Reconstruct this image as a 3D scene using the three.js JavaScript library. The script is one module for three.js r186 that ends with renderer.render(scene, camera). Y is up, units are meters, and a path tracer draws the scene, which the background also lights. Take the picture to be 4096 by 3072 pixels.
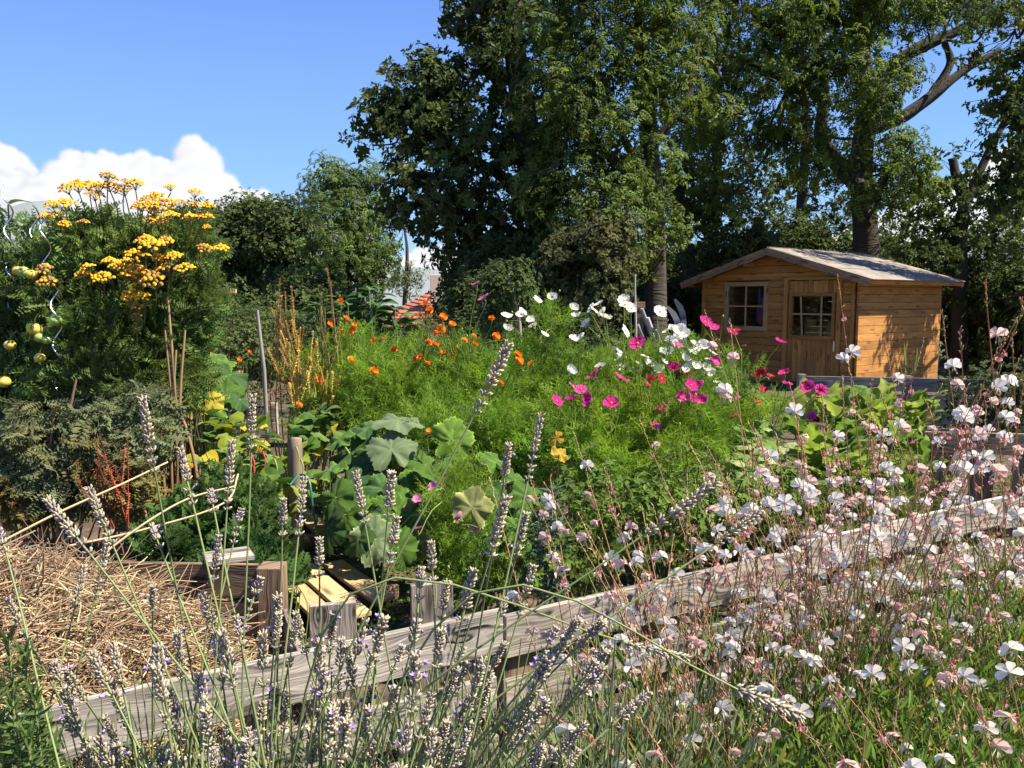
import * as THREE from 'three';
import { RoundedBoxGeometry } from 'three/addons/geometries/RoundedBoxGeometry.js';

// ---------------------------------------------------------------- camera, sun, exposure
const W = 1024, H = 768, FOV = 50, PITCH = 6 * Math.PI / 180, EYE = 1.6, F = H / 2 / Math.tan(FOV * Math.PI / 360);
const scene = new THREE.Scene();
const camera = new THREE.PerspectiveCamera(FOV, W / H, 0.05, 20000);
camera.position.set(0, EYE, 0);
camera.rotation.x = -PITCH;
const renderer = new THREE.WebGLRenderer({ antialias: true });
renderer.setSize(W, H);
renderer.toneMapping = THREE.LinearToneMapping;
renderer.toneMappingExposure = 2.55;
renderer.shadowMap.enabled = true;
const sunDir = new THREE.Vector3(1, 0, 0.22).normalize().multiplyScalar(Math.cos(0.96)).setY(Math.sin(0.96));
const sun = new THREE.DirectionalLight(new THREE.Color(1, 0.89, 0.7), 5);
sun.name = 'sun';
sun.position.copy(sunDir).multiplyScalar(60);
sun.castShadow = true;
Object.assign(sun.shadow.camera, { left: -40, right: 40, top: 40, bottom: -40, far: 150 });
sun.shadow.mapSize.set(4096, 4096);
scene.add(sun, sun.target);

// ---------------------------------------------------------------- helpers
let seed = 7;
const rnd = () => { seed = (seed + 0x6d2b79f5) | 0; let t = Math.imul(seed ^ (seed >>> 15), 1 | seed); t = (t + Math.imul(t ^ (t >>> 7), 61 | t)) ^ t; return ((t ^ (t >>> 14)) >>> 0) / 4294967296; };
const rr = (a, b) => a + (b - a) * rnd();
const gauss = () => (rnd() + rnd() + rnd() + rnd() - 2) * 0.866;
const pick = (a) => a[Math.floor(rnd() * a.length) % a.length];
const V = (x, y, z) => new THREE.Vector3(x, y, z);
const lerp = (a, b, t) => a + (b - a) * t;
const sstep = (a, b, x) => { const t = Math.min(1, Math.max(0, (x - a) / (b - a))); return t * t * (3 - 2 * t); };
const C = (r, g, b) => new THREE.Color(r, g, b);
const cp = Math.cos(PITCH), sp = Math.sin(PITCH);
// the direction in which a photo pixel (1024 x 768) looks
const ray = (px, py) => { const a = (px - W / 2) / F, b = (H / 2 - py) / F; return V(a, -sp + b * cp, -cp - b * sp); };
const P = (px, py, D) => { const d = ray(px, py); return V(0, EYE, 0).addScaledVector(d, D / -d.z); };           // at D metres ahead
const G = (px, py, h = 0) => { const d = ray(px, py); return V(0, EYE, 0).addScaledVector(d, (h - EYE) / d.y); };    // on a level plane
const at = (x, D, y = 0) => V(x, y, -D);

// tileable value noise
const perm = new Float32Array(65536); for (let i = 0; i < 65536; i++) perm[i] = rnd();
const vh = (x, y) => perm[((x & 255) + (y & 255) * 256) & 65535];
function vnoise(x, y, px = 256, py = 256) {
  const ix = Math.floor(x), iy = Math.floor(y), fx = x - ix, fy = y - iy, u = fx * fx * (3 - 2 * fx), v = fy * fy * (3 - 2 * fy), m = (a, p) => ((a % p) + p) % p;
  const x0 = m(ix, px), x1 = m(ix + 1, px), y0 = m(iy, py), y1 = m(iy + 1, py);
  return lerp(lerp(vh(x0, y0), vh(x1, y0), u), lerp(vh(x0, y1), vh(x1, y1), u), v);
}
const fbm = (x, y, o = 4, px = 256, py = 256) => { let s = 0, a = 0.5, n = 0; for (let i = 0; i < o; i++) { s += a * vnoise(x, y, px, py); n += a; a *= 0.5; x *= 2; y *= 2; px *= 2; py *= 2; } return s / n; };

// ---------------------------------------------------------------- sky: blue air and cumulus heaped over the mountains
{
  const SW = 4096, SH = 2048, data = new Float32Array(SW * SH * 4), D2R = Math.PI / 180;
  const air = (el) => {
    const q = [[0, 0.215, 0.315, 0.425], [4, 0.17, 0.285, 0.43], [10, 0.118, 0.228, 0.428], [20, 0.074, 0.142, 0.372], [45, 0.048, 0.096, 0.29], [90, 0.036, 0.072, 0.23]];
    const k = Math.max(1, q.findIndex((e) => e[0] >= el)), a = q[k - 1], b = q[k], t = (el - a[0]) / (b[0] - a[0]);
    return [1, 2, 3].map((c) => lerp(a[c], b[c], t));
  };
  for (let r = 0; r < SH; r++) {
    const el = ((r + 0.5) / SH - 0.5) * 180, c = el > 0 ? air(el) : [0.16, 0.17, 0.13];
    for (let q = 0; q < SW; q++) { const o = (r * SW + q) * 4; data[o] = c[0]; data[o + 1] = c[1]; data[o + 2] = c[2]; data[o + 3] = 1; }
  }
  // azimuth 0 = straight ahead (-z), positive to the right; texture column from atan2(z, x)
  const col = (az) => { const a = az * D2R, x = Math.sin(a), z = -Math.cos(a); return (Math.atan2(z, x) / (2 * Math.PI) + 0.5) * SW; };
  const dirOf = (px, py) => { const d = ray(px, py).normalize(); return [Math.atan2(d.x, -d.z) / D2R, Math.asin(d.y) / D2R]; };
  function puff(az, el, r, tone) {
    const c0 = col(az), r0 = (el / 180 + 0.5) * SH, R = r * SH / 180, kx = 1 / Math.cos(el * D2R), ph = rnd() * 200;
    for (let y = Math.max(SH / 2, Math.floor(r0 - R * 1.5)); y <= r0 + R * 1.5; y++) for (let x = Math.floor(c0 - R * 1.5 * kx); x <= c0 + R * 1.5 * kx; x++) {
      let dx = (x + 0.5 - c0) / (R * kx), dy = (y + 0.5 - r0) / R;
      const n = fbm(ph + x * 0.06, ph + y * 0.06, 5) - 0.5, d = Math.sqrt(dx * dx + dy * dy) + n * 0.95;
      if (d > 1) continue;
      const a = sstep(1, 0.55, d), nz = Math.sqrt(Math.max(0, 1 - d * d));
      const l = Math.max(0, Math.min(1, 0.42 + 0.5 * (dx * 0.45 + dy * 0.75) + 0.3 * nz + n * 0.6)), o = (y * SW + ((x % SW) + SW) % SW) * 4;
      const k = lerp(tone, 1, Math.pow(l, 0.8)), c = [k * 0.41, k * 0.412, k * (0.422 + 0.09 * (1 - k))];
      for (let i = 0; i < 3; i++) data[o + i] = lerp(data[o + i], c[i], a);
    }
  }
  const heap = (top, az0, az1, step, rBig, tone) => {     // back to front: small puffs on the crest, larger ones below
    const list = [];
    for (let az = az0; az < az1; az += step) {
      const t = top(az); if (t < 0.5) continue;
      list.push([az, t - 0.3 - rnd() * 0.4, rr(0.3, 0.75)]);
      for (let e = t - 1; e > -1; e -= rr(0.5, 0.9)) list.push([az + rr(-1, 1) * step, e - rr(0, 0.6), Math.min(rBig, 0.6 + (t - e) * 0.45) * rr(0.7, 1.15)]);
    }
    list.sort((a, b) => b[1] - a[1]);
    for (const [a, e, r] of list) puff(a, e, r, tone * rr(0.92, 1.05));
  };
  const poly = (pts) => { const q = pts.map(([x, y]) => dirOf(x, y)); return (az) => { for (let i = 0; i + 1 < q.length; i++) if (az >= q[i][0] && az <= q[i + 1][0]) return lerp(q[i][1], q[i + 1][1], (az - q[i][0]) / (q[i + 1][0] - q[i][0])); return -9; }; };
  // low banks all round the horizon
  heap((az) => (Math.abs(((az + 180) % 360) - 180 - 3) < 36 ? -9 : 3 + 7 * fbm(az * 0.05 + 40, 3.3, 3)), -180, 180, 1.5, 3, 0.8);
  heap(poly([[46, 178], [58, 160], [74, 148], [90, 151], [104, 147], [118, 152], [140, 151], [160, 154], [180, 156], [186, 143], [193, 135], [199, 133], [206, 146], [213, 162], [224, 172], [236, 183], [248, 190], [262, 186], [272, 196], [290, 215], [330, 225], [380, 240]]), -32, -8, 0.36, 1.7, 0.62);
  heap(poly([[-60, 120], [-20, 128], [5, 142], [18, 150], [30, 172], [40, 190]]), -42, -26, 0.4, 1.3, 0.82);
  heap(poly([[-60, 176], [0, 172], [22, 166], [40, 166], [60, 182], [75, 200], [95, 235]]), -40, -22, 0.45, 1.5, 0.42);
  heap(poly([[392, 270], [404, 254], [420, 248], [440, 246], [470, 250], [520, 262], [620, 265], [720, 262], [800, 240], [850, 225], [900, 205], [940, 188], [980, 165], [1020, 140], [1080, 130]]), -9, 38, 0.5, 1.6, 0.78);
  const t = new THREE.DataTexture(data, SW, SH, THREE.RGBAFormat, THREE.FloatType);
  t.mapping = THREE.EquirectangularReflectionMapping; t.magFilter = THREE.LinearFilter; t.minFilter = THREE.LinearFilter; t.needsUpdate = true;
  scene.background = t; scene.environment = t;
}

// ---------------------------------------------------------------- object helpers
const taken = {};
const numbered = (n) => { const k = taken[n] = (taken[n] ?? -1) + 1; return k ? n + '_' + String(k).padStart(3, '0') : n; };
function tag(o, label, category, group) { o.userData.label = label; o.userData.category = category; if (group) o.userData.group = group; return o; }
function thing(name, label, category, pos, group) {
  const o = new THREE.Group(); o.name = numbered(name); o.position.copy(pos); scene.add(o);
  return tag(o, label, category, group);
}
function part(parent, name, geo, mat) { const m = new THREE.Mesh(geo, mat); m.name = name; m.castShadow = m.receiveShadow = true; parent.add(m); return m; }
const structure = (name, geo, mat) => { const m = part(scene, numbered(name), geo, mat); m.userData.kind = 'structure'; return m; };

class GB {                       // collects faces; colours are linear
  constructor() { this.p = []; this.c = []; this.i = []; this.u = []; this.n = 0; }
  v(x, y, z, c, u = 0, w = 0) { this.p.push(x, y, z); this.c.push(c.r, c.g, c.b); this.u.push(u, w); return this.n++; }
  vv(a, c, u, w) { return this.v(a.x, a.y, a.z, c, u, w); }
  t(a, b, c) { this.i.push(a, b, c); }
  q(a, b, c, d) { this.i.push(a, b, c, a, c, d); }
  build(smooth = true) {
    const g = new THREE.BufferGeometry();
    g.setAttribute('position', new THREE.Float32BufferAttribute(this.p, 3));
    g.setAttribute('color', new THREE.Float32BufferAttribute(this.c, 3));
    g.setAttribute('uv', new THREE.Float32BufferAttribute(this.u, 2));
    g.setIndex(this.i);
    if (smooth) g.computeVertexNormals();
    return g;
  }
  // leaf with a folded midrib: dir along it, up its upper side
  leaf(o, dir, up, len, wid, c, fold = 0.2, droop = 0.15) {
    const d = dir.clone().normalize(), s = V().crossVectors(d, up).normalize(), u = V().crossVectors(s, d).normalize();
    const b = this.vv(o, c), m = this.vv(o.clone().addScaledVector(d, len * 0.48).addScaledVector(u, -wid * 0.02), c);
    const q = (k) => this.vv(o.clone().addScaledVector(d, len * 0.45).addScaledVector(s, k * wid / 2).addScaledVector(u, wid * fold), c);
    const l = q(-1), r = q(1), e = this.vv(o.clone().addScaledVector(d, len * (1 - droop * 0.3)).addScaledVector(u, -len * droop), c);
    this.t(b, m, l); this.t(b, r, m); this.t(l, m, e); this.t(m, r, e);
  }
  blade(a, b, w, c, up = V(0, 1, 0)) {
    const d = b.clone().sub(a), s = V().crossVectors(d, up); if (s.lengthSq() < 1e-12) s.set(1, 0, 0); s.normalize().multiplyScalar(w / 2);
    const i = this.vv(a.clone().sub(s), c), j = this.vv(a.clone().add(s), c), k = this.vv(b.clone().addScaledVector(s, 0.35), c), l = this.vv(b.clone().addScaledVector(s, -0.35), c);
    this.q(i, j, k, l);
  }
  tube(pts, r0, r1, sides, c, c1 = c, bend) {       // tapered tube through pts
    const n = pts.length; let prev;
    for (let k = 0; k < n; k++) {
      const d = pts[Math.min(n - 1, k + 1)].clone().sub(pts[Math.max(0, k - 1)]).normalize();
      let s = prev ? prev.clone().addScaledVector(d, -prev.dot(d)) : V().crossVectors(d, Math.abs(d.y) > 0.9 ? V(1, 0, 0) : V(0, 1, 0));
      s.normalize(); prev = s; const t = V().crossVectors(d, s), f = k / (n - 1), cc = c === c1 ? c : c.clone().lerp(c1, f);
      for (let j = 0; j < sides; j++) {
        const a = j / sides * Math.PI * 2, r = lerp(r0, r1, f) * (bend ? bend(f, a) : 1);
        this.vv(pts[k].clone().addScaledVector(s, Math.cos(a) * r).addScaledVector(t, Math.sin(a) * r), cc, j / sides * 0.5, f * n * 0.12);
      }
    }
    const b = this.n - n * sides;
    for (let k = 0; k + 1 < n; k++) for (let j = 0; j < sides; j++) { const a = b + k * sides + j, e = b + k * sides + (j + 1) % sides; this.q(a, e, e + sides, a + sides); }
    const cap = (k, flip) => { const m = this.vv(pts[k], k ? c1 : c), o = b + k * sides; for (let j = 0; j < sides; j++) flip ? this.t(m, o + (j + 1) % sides, o + j) : this.t(m, o + j, o + (j + 1) % sides); };
    cap(n - 1, false); cap(0, true);
  }
  spindle(o, dir, len, rad, c, c1 = c, sides = 5) {
    const d = dir.clone().normalize(), s = V().crossVectors(d, Math.abs(d.y) > 0.9 ? V(1, 0, 0) : V(0, 1, 0)).normalize(), t = V().crossVectors(d, s);
    const a = this.vv(o, c), e = this.vv(o.clone().addScaledVector(d, len), c1), q = [[0.3, 1], [0.75, 0.75]].map(([f, k], m) => { const l = []; for (let j = 0; j < sides; j++) { const w = (j + m * 0.5) / sides * 6.2832; l.push(this.vv(o.clone().addScaledVector(d, len * f).addScaledVector(s, Math.cos(w) * rad * k).addScaledVector(t, Math.sin(w) * rad * k), m ? c1 : c)); } return l; });
    for (let j = 0; j < sides; j++) { const k = (j + 1) % sides; this.t(a, q[0][k], q[0][j]); this.q(q[0][j], q[0][k], q[1][k], q[1][j]); this.t(q[1][j], q[1][k], e); }
  }
  dome(o, n, rad, hgt, c, c1 = c, seg = 8) {
    const d = n.clone().normalize(), s = V().crossVectors(d, Math.abs(d.y) > 0.9 ? V(1, 0, 0) : V(0, 1, 0)).normalize(), t = V().crossVectors(d, s), rings = [[1, 0], [0.8, 0.6], [0.45, 0.92]].map(([k, h]) => { const l = []; for (let j = 0; j < seg; j++) { const w = j / seg * 6.2832; l.push(this.vv(o.clone().addScaledVector(d, h * hgt).addScaledVector(s, Math.cos(w) * rad * k).addScaledVector(t, Math.sin(w) * rad * k), c)); } return l; });
    const top = this.vv(o.clone().addScaledVector(d, hgt), c1);
    for (let j = 0; j < seg; j++) { const k = (j + 1) % seg; this.q(rings[0][j], rings[0][k], rings[1][k], rings[1][j]); this.q(rings[1][j], rings[1][k], rings[2][k], rings[2][j]); this.t(rings[2][j], rings[2][k], top); }
  }
}
const curve = (pts, n) => new THREE.CatmullRomCurve3(pts).getPoints(n);
const arc = (a, b, sag, n = 6) => curve([a, a.clone().lerp(b, 0.5).add(sag), b], n);
// builds a part in world places and hangs it on a thing
function wpart(t, name, gb, mat, smooth = true) { const g = gb.build(smooth); g.translate(-t.position.x, -t.position.y, -t.position.z); return part(t, name, g, mat); }
const white = C(1, 1, 1);
function foliage(t, name, geo, mat, list, kind = 'stuff') {      // list: [Matrix4 in the world, colour]
  const m = new THREE.InstancedMesh(geo, mat, list.length), back = new THREE.Matrix4().makeTranslation(-t.position.x, -t.position.y, -t.position.z);
  list.forEach(([x, c], i) => { m.setMatrixAt(i, back.clone().multiply(x)); m.setColorAt(i, c); });
  m.name = name; m.castShadow = m.receiveShadow = true; m.userData.kind = kind; t.add(m); return m;
}
const UP = V(0, 1, 0), Q = new THREE.Quaternion();
// a matrix whose y axis points along dir, turned by spin about it
const aim = (pos, dir, s, spin = rnd() * 6.28) => new THREE.Matrix4().compose(pos, new THREE.Quaternion().setFromUnitVectors(UP, dir.clone().normalize()).multiply(Q.setFromAxisAngle(UP, spin)), typeof s === 'number' ? V(s, s, s) : s);
const tone = (k, warm = 0) => C(k * (1 + warm), k, k * (1 - warm));
const vary = (c, k = 0.2, h = 0.08) => { const f = 1 + rr(-k, k), w = rr(-h, h); return C(c.r * f * (1 + w), c.g * f, c.b * f * (1 - w)); };

// ---------------------------------------------------------------- materials
const leafy = (r, g, b, o = {}) => new THREE.MeshPhysicalMaterial({ color: C(r, g, b), vertexColors: true, side: THREE.DoubleSide, roughness: 1, transmission: 0.42, thickness: 0, clearcoat: 0.04, clearcoatRoughness: 0.35, specularIntensity: 0.25, ...o });
const matte = (r, g, b, o = {}) => new THREE.MeshStandardMaterial({ color: C(r, g, b), vertexColors: true, side: THREE.DoubleSide, roughness: 0.85, ...o });
function tex(w, h, fn, srgb = true) {
  const d = new Uint8Array(w * h * 4);
  for (let y = 0; y < h; y++) for (let x = 0; x < w; x++) { const c = fn(x / w, y / h), o = (y * w + x) * 4; for (let i = 0; i < 3; i++) d[o + i] = Math.max(0, Math.min(255, (c[i] ?? c[0]) * 255)); d[o + 3] = 255; }
  const t = new THREE.DataTexture(d, w, h); t.wrapS = t.wrapT = THREE.RepeatWrapping; t.magFilter = THREE.LinearFilter; t.minFilter = THREE.LinearMipmapLinearFilter; t.generateMipmaps = true; if (srgb) t.colorSpace = THREE.SRGBColorSpace; t.needsUpdate = true; return t;
}
const grain = (u, v, kn) => {        // wood: long fibres, a few knots
  const w = fbm(u * 4, v * 8, 3, 4, 8) * 1.3; let f = fbm(u * 6, v * 120 + w * 14, 3, 6, 120) * 0.6 + fbm(u * 10, v * 40 + w * 10, 3, 10, 40) * 0.4;
  let k = 0; for (const [a, b] of kn) { const dx = (u - a) * 9, dy = (v - b) * 22, d = dx * dx + dy * dy; if (d < 1.6) k = Math.max(k, Math.exp(-d * 2.2)); }
  return [f, k];
};
const knots = [[0.2, 0.3], [0.72, 0.62], [0.45, 0.85], [0.9, 0.15]];
const greyWood = tex(1024, 512, (u, v) => { const [f, k] = grain(u, v, knots), s = 0.3 + f * 0.72 - (f < 0.42 ? (0.42 - f) * 1.6 : 0) + (fbm(u * 3, v * 5, 3, 3, 5) - 0.5) * 0.25, m = 1 - k * 0.55; return [s * m, s * m * 0.965, s * m * 0.92]; });
const greyBump = tex(1024, 512, (u, v) => { const [f, k] = grain(u, v, knots); return [f + k * 0.2]; }, false);
const honeyWood = tex(1024, 512, (u, v) => { const [f, k] = grain(u, v, knots), s = 0.66 + f * 0.42 + (fbm(u * 2, v * 4, 3, 2, 4) - 0.5) * 0.3, m = 1 - k * 0.3; return [0.82 * s * m, 0.59 * s * m * (1 - k * 0.2), 0.31 * s * m * (1 - k * 0.3)]; });
const paleWood = tex(512, 256, (u, v) => { const [f, k] = grain(u, v, knots), s = 0.66 + f * 0.42, m = 1 - k * 0.45; return [0.84 * s * m, 0.73 * s * m, 0.54 * s * m]; });
const wood = (map, col, o = {}) => new THREE.MeshStandardMaterial({ map, color: col, bumpMap: greyBump, bumpScale: 0.0025, roughness: 0.85, ...o });
const M = {
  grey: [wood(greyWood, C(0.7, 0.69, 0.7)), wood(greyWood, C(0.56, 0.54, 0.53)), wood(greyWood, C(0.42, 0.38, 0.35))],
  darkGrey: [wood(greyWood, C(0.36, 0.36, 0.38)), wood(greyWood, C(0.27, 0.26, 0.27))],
  brown: [wood(greyWood, C(0.42, 0.31, 0.22)), wood(greyWood, C(0.33, 0.24, 0.17))],
  honey: [wood(honeyWood, C(0.88, 0.86, 0.84)), wood(honeyWood, C(0.76, 0.72, 0.7)), wood(honeyWood, C(0.96, 0.97, 0.97))],
  pale: [wood(paleWood, C(0.95, 0.95, 0.95)), wood(paleWood, C(0.8, 0.78, 0.74))],
  bark: new THREE.MeshStandardMaterial({ color: C(0.05, 0.043, 0.036), vertexColors: true, roughness: 0.95, bumpMap: greyBump, bumpScale: 0.03 }),
  stem: matte(1, 1, 1), plant: leafy(1, 1, 1), petal: leafy(1, 1, 1, { transmission: 0.42, clearcoat: 0 }),
  steel: new THREE.MeshStandardMaterial({ color: C(0.75, 0.76, 0.78), metalness: 1, roughness: 0.28 }),
};
// box of wood with eased edges, the grain along its longest side, uv in metres
function board(lx, ly, lz, ease = 0.004) {
  const g = new RoundedBoxGeometry(lx, ly, lz, 1, Math.min(ease, lx / 3, ly / 3, lz / 3)), p = g.attributes.position, n = g.attributes.normal, uv = g.attributes.uv, l = [lx, ly, lz], long = l.indexOf(Math.max(...l)), o = [rnd() * 3, rnd() * 3];
  for (let i = 0; i < p.count; i++) {
    const a = [p.getX(i), p.getY(i), p.getZ(i)], m = [n.getX(i), n.getY(i), n.getZ(i)].map(Math.abs), ax = m.indexOf(Math.max(...m));
    const rest = [0, 1, 2].filter((k) => k !== long && k !== ax), across = a[rest[0]] + (ax === 1 ? 0.31 : 0) + (ax === long ? a[rest[1] ?? rest[0]] : 0);
    uv.setXY(i, a[long] / 1.0 + o[0], across / 0.5 + o[1]);
  }
  return g;
}
function plank(parent, name, size, pos, mat, rot) { const m = part(parent, name, board(...size), mat); m.position.set(...pos); if (rot) m.rotation.set(...rot); return m; }
// a plank between two points in the world, width w seen level, thickness th
function laid(t, name, a, b, w, th, mat, roll = 0) {
  const L = a.distanceTo(b), m = part(t, name, board(L, th, w), mat), d = b.clone().sub(a).normalize();
  m.position.copy(a).lerp(b, 0.5).sub(t.position);
  m.quaternion.setFromRotationMatrix(new THREE.Matrix4().makeBasis(d, V().crossVectors(V().crossVectors(d, UP).normalize(), d), V().crossVectors(d, UP).normalize()));
  if (roll) m.rotateX(roll);
  return m;
}
function solo(name, label, cat, gb, mat, pos, group, smooth = true) {      // a thing that is one mesh
  const g = gb.build(smooth); g.translate(-pos.x, -pos.y, -pos.z);
  const m = part(scene, numbered(name), g, mat); m.position.copy(pos); return tag(m, label, cat, group);
}
const rod = (name, label, cat, pts, r0, r1, col, group, mat = M.stem) => { const g = new GB(); g.tube(pts, r0, r1, 7, col, vary(col, 0.15, 0.05), (f, a) => 1 + 0.15 * Math.sin(f * 31 + a * 2)); return solo(name, label, cat, g, mat, V(pts[0].x, Math.min(pts[0].y, 0), pts[0].z), group); };

// ---------------------------------------------------------------- ground, mountains
{
  const gb = new GB(), rings = 70, seg = 96, soil = C(1, 1, 1);
  const R = (i) => 0.4 * Math.pow(1.16, i);
  const hgt = (x, z, r) => r < 30 ? (fbm(x * 1.3 + 50, z * 1.3 + 50, 4) - 0.5) * 0.09 : r < 60 ? 0 : -Math.min(60, (r - 60) * 0.03);
  const b = gb.v(0, hgt(0, 0, 0), 0, soil, 0, 0);
  for (let i = 0; i <= rings; i++) for (let j = 0; j < seg; j++) {
    const a = j / seg * 6.28318, r = R(i), x = Math.sin(a) * r, z = -Math.cos(a) * r, g = sstep(14, 22, r + 4 * fbm(x * 0.3 + 9, z * 0.3 + 9, 3));
    const k = 0.75 + 0.5 * fbm(x * 0.8 + 100, z * 0.8 + 100, 4);
    gb.v(x, hgt(x, z, r), z, C(lerp(0.13, 0.075, g) * k, lerp(0.095, 0.10, g) * k, lerp(0.065, 0.035, g) * k), x / 1.5, z / 1.5);
  }
  for (let j = 0; j < seg; j++) { gb.t(b, b + 1 + (j + 1) % seg, b + 1 + j); for (let i = 0; i < rings; i++) { const o = b + 1 + i * seg, j2 = (j + 1) % seg; gb.q(o + j, o + j2, o + seg + j2, o + seg + j); } }
  const crumbs = tex(512, 512, (u, v) => { const f = fbm(u * 24, v * 24, 4, 24, 24), s = 0.5 + f * 0.6; return [s, s * 0.98, s * 0.95]; });
  const clods = tex(512, 512, (u, v) => [fbm(u * 30, v * 30, 5, 30, 30)], false);
  structure('ground', gb.build(), new THREE.MeshStandardMaterial({ vertexColors: true, map: crumbs, bumpMap: clods, bumpScale: 0.03, roughness: 1 }));
  // far mountains
  const mt = new GB(), hazedRock = C(0.16, 0.19, 0.2), NA = 140, NB = 12, top = (az) => {  // mountain colour has the blue-grey of distance haze painted in; no fog is built
    const bump = (c, w, h) => h * Math.exp(-(((az - c) / w) ** 2));
    return 260 + 160 * fbm(az * 0.13 + 30, 1.7, 4) + bump(-28.6, 3.0, 330) + bump(-33, 4, 260) + bump(-19, 5, 120) + bump(31, 5, 190);
  };
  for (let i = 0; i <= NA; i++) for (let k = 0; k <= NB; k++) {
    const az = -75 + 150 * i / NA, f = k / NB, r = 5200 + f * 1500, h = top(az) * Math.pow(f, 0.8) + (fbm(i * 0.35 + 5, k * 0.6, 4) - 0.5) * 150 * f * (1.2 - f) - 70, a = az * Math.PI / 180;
    mt.v(Math.sin(a) * r, h, -Math.cos(a) * r, hazedRock);
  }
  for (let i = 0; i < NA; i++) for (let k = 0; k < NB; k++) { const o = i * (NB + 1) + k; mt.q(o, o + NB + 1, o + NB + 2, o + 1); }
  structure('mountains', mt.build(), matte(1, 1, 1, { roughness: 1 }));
}

// ---------------------------------------------------------------- twigs (shared by the crowns)
const twig = {};
function rosetteTwig(leafLen, leafWid, rosettes, perRosette, len, droop, fold = 0.15) {
  const g = new GB(), bark = C(0.5, 0.4, 0.3);
  g.tube([V(0, 0, 0), V(0.02, len * 0.5, 0), V(0, len, 0.02)], 0.006, 0.003, 3, bark);
  for (let r = 0; r < rosettes; r++) {
    const y = len * (0.35 + 0.65 * (r + 1) / rosettes), off = V(rr(-1, 1), rr(-0.2, 0.5), rr(-1, 1)).multiplyScalar(0.13 * (rosettes - r > 1 ? 1 : 0.2)), o = V(0, y, 0).add(off);
    for (let k = 0; k < perRosette; k++) { const a = k / perRosette * 6.283 + rr(-0.4, 0.4), e = rr(-0.5, 0.9); g.leaf(o, V(Math.cos(a), e, Math.sin(a)), V(rr(-0.4, 0.4), 1, rr(-0.4, 0.4)), leafLen * rr(0.7, 1.15), leafWid * rr(0.8, 1.15), tone(rr(0.75, 1.25), rr(-0.06, 0.1)), fold, droop); }
  }
  return g.build(false);
}
function pinnateTwig(n, leaflet, wid, len) {
  const g = new GB();
  g.tube([V(0, 0, 0), V(0.03, len * 0.5, 0), V(0, len, 0)], 0.006, 0.003, 3, C(0.5, 0.42, 0.3));
  for (let k = 0; k < n; k++) {
    const a = k * 2.4, y = len * (0.3 + 0.7 * k / n), c = tone(rr(0.75, 1.25), rr(-0.06, 0.08)), L = rr(0.2, 0.3);
    let p = V(0, y, 0), d = V(Math.cos(a), 0.5, Math.sin(a)).normalize();
    for (let j = 0; j < 5; j++) { const q = p.clone().addScaledVector(d, L / 5); d.y -= 0.28; d.normalize(); const s = V().crossVectors(d, UP).normalize(); for (const m of [-1, 1]) g.leaf(q, d.clone().addScaledVector(s, m * 1.1), UP, leaflet * rr(0.8, 1.1), wid, c, 0.1, 0.2); p = q; }
    g.leaf(p, d, UP, leaflet, wid, c, 0.1, 0.2);
  }
  return g.build(false);
}
twig.oak = rosetteTwig(0.115, 0.066, 4, 6, 0.34, 0.12);
twig.ash = pinnateTwig(5, 0.09, 0.032, 0.4);
twig.round = rosetteTwig(0.08, 0.055, 5, 5, 0.42, 0.15);
twig.small = rosetteTwig(0.055, 0.035, 6, 5, 0.4, 0.1);

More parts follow.
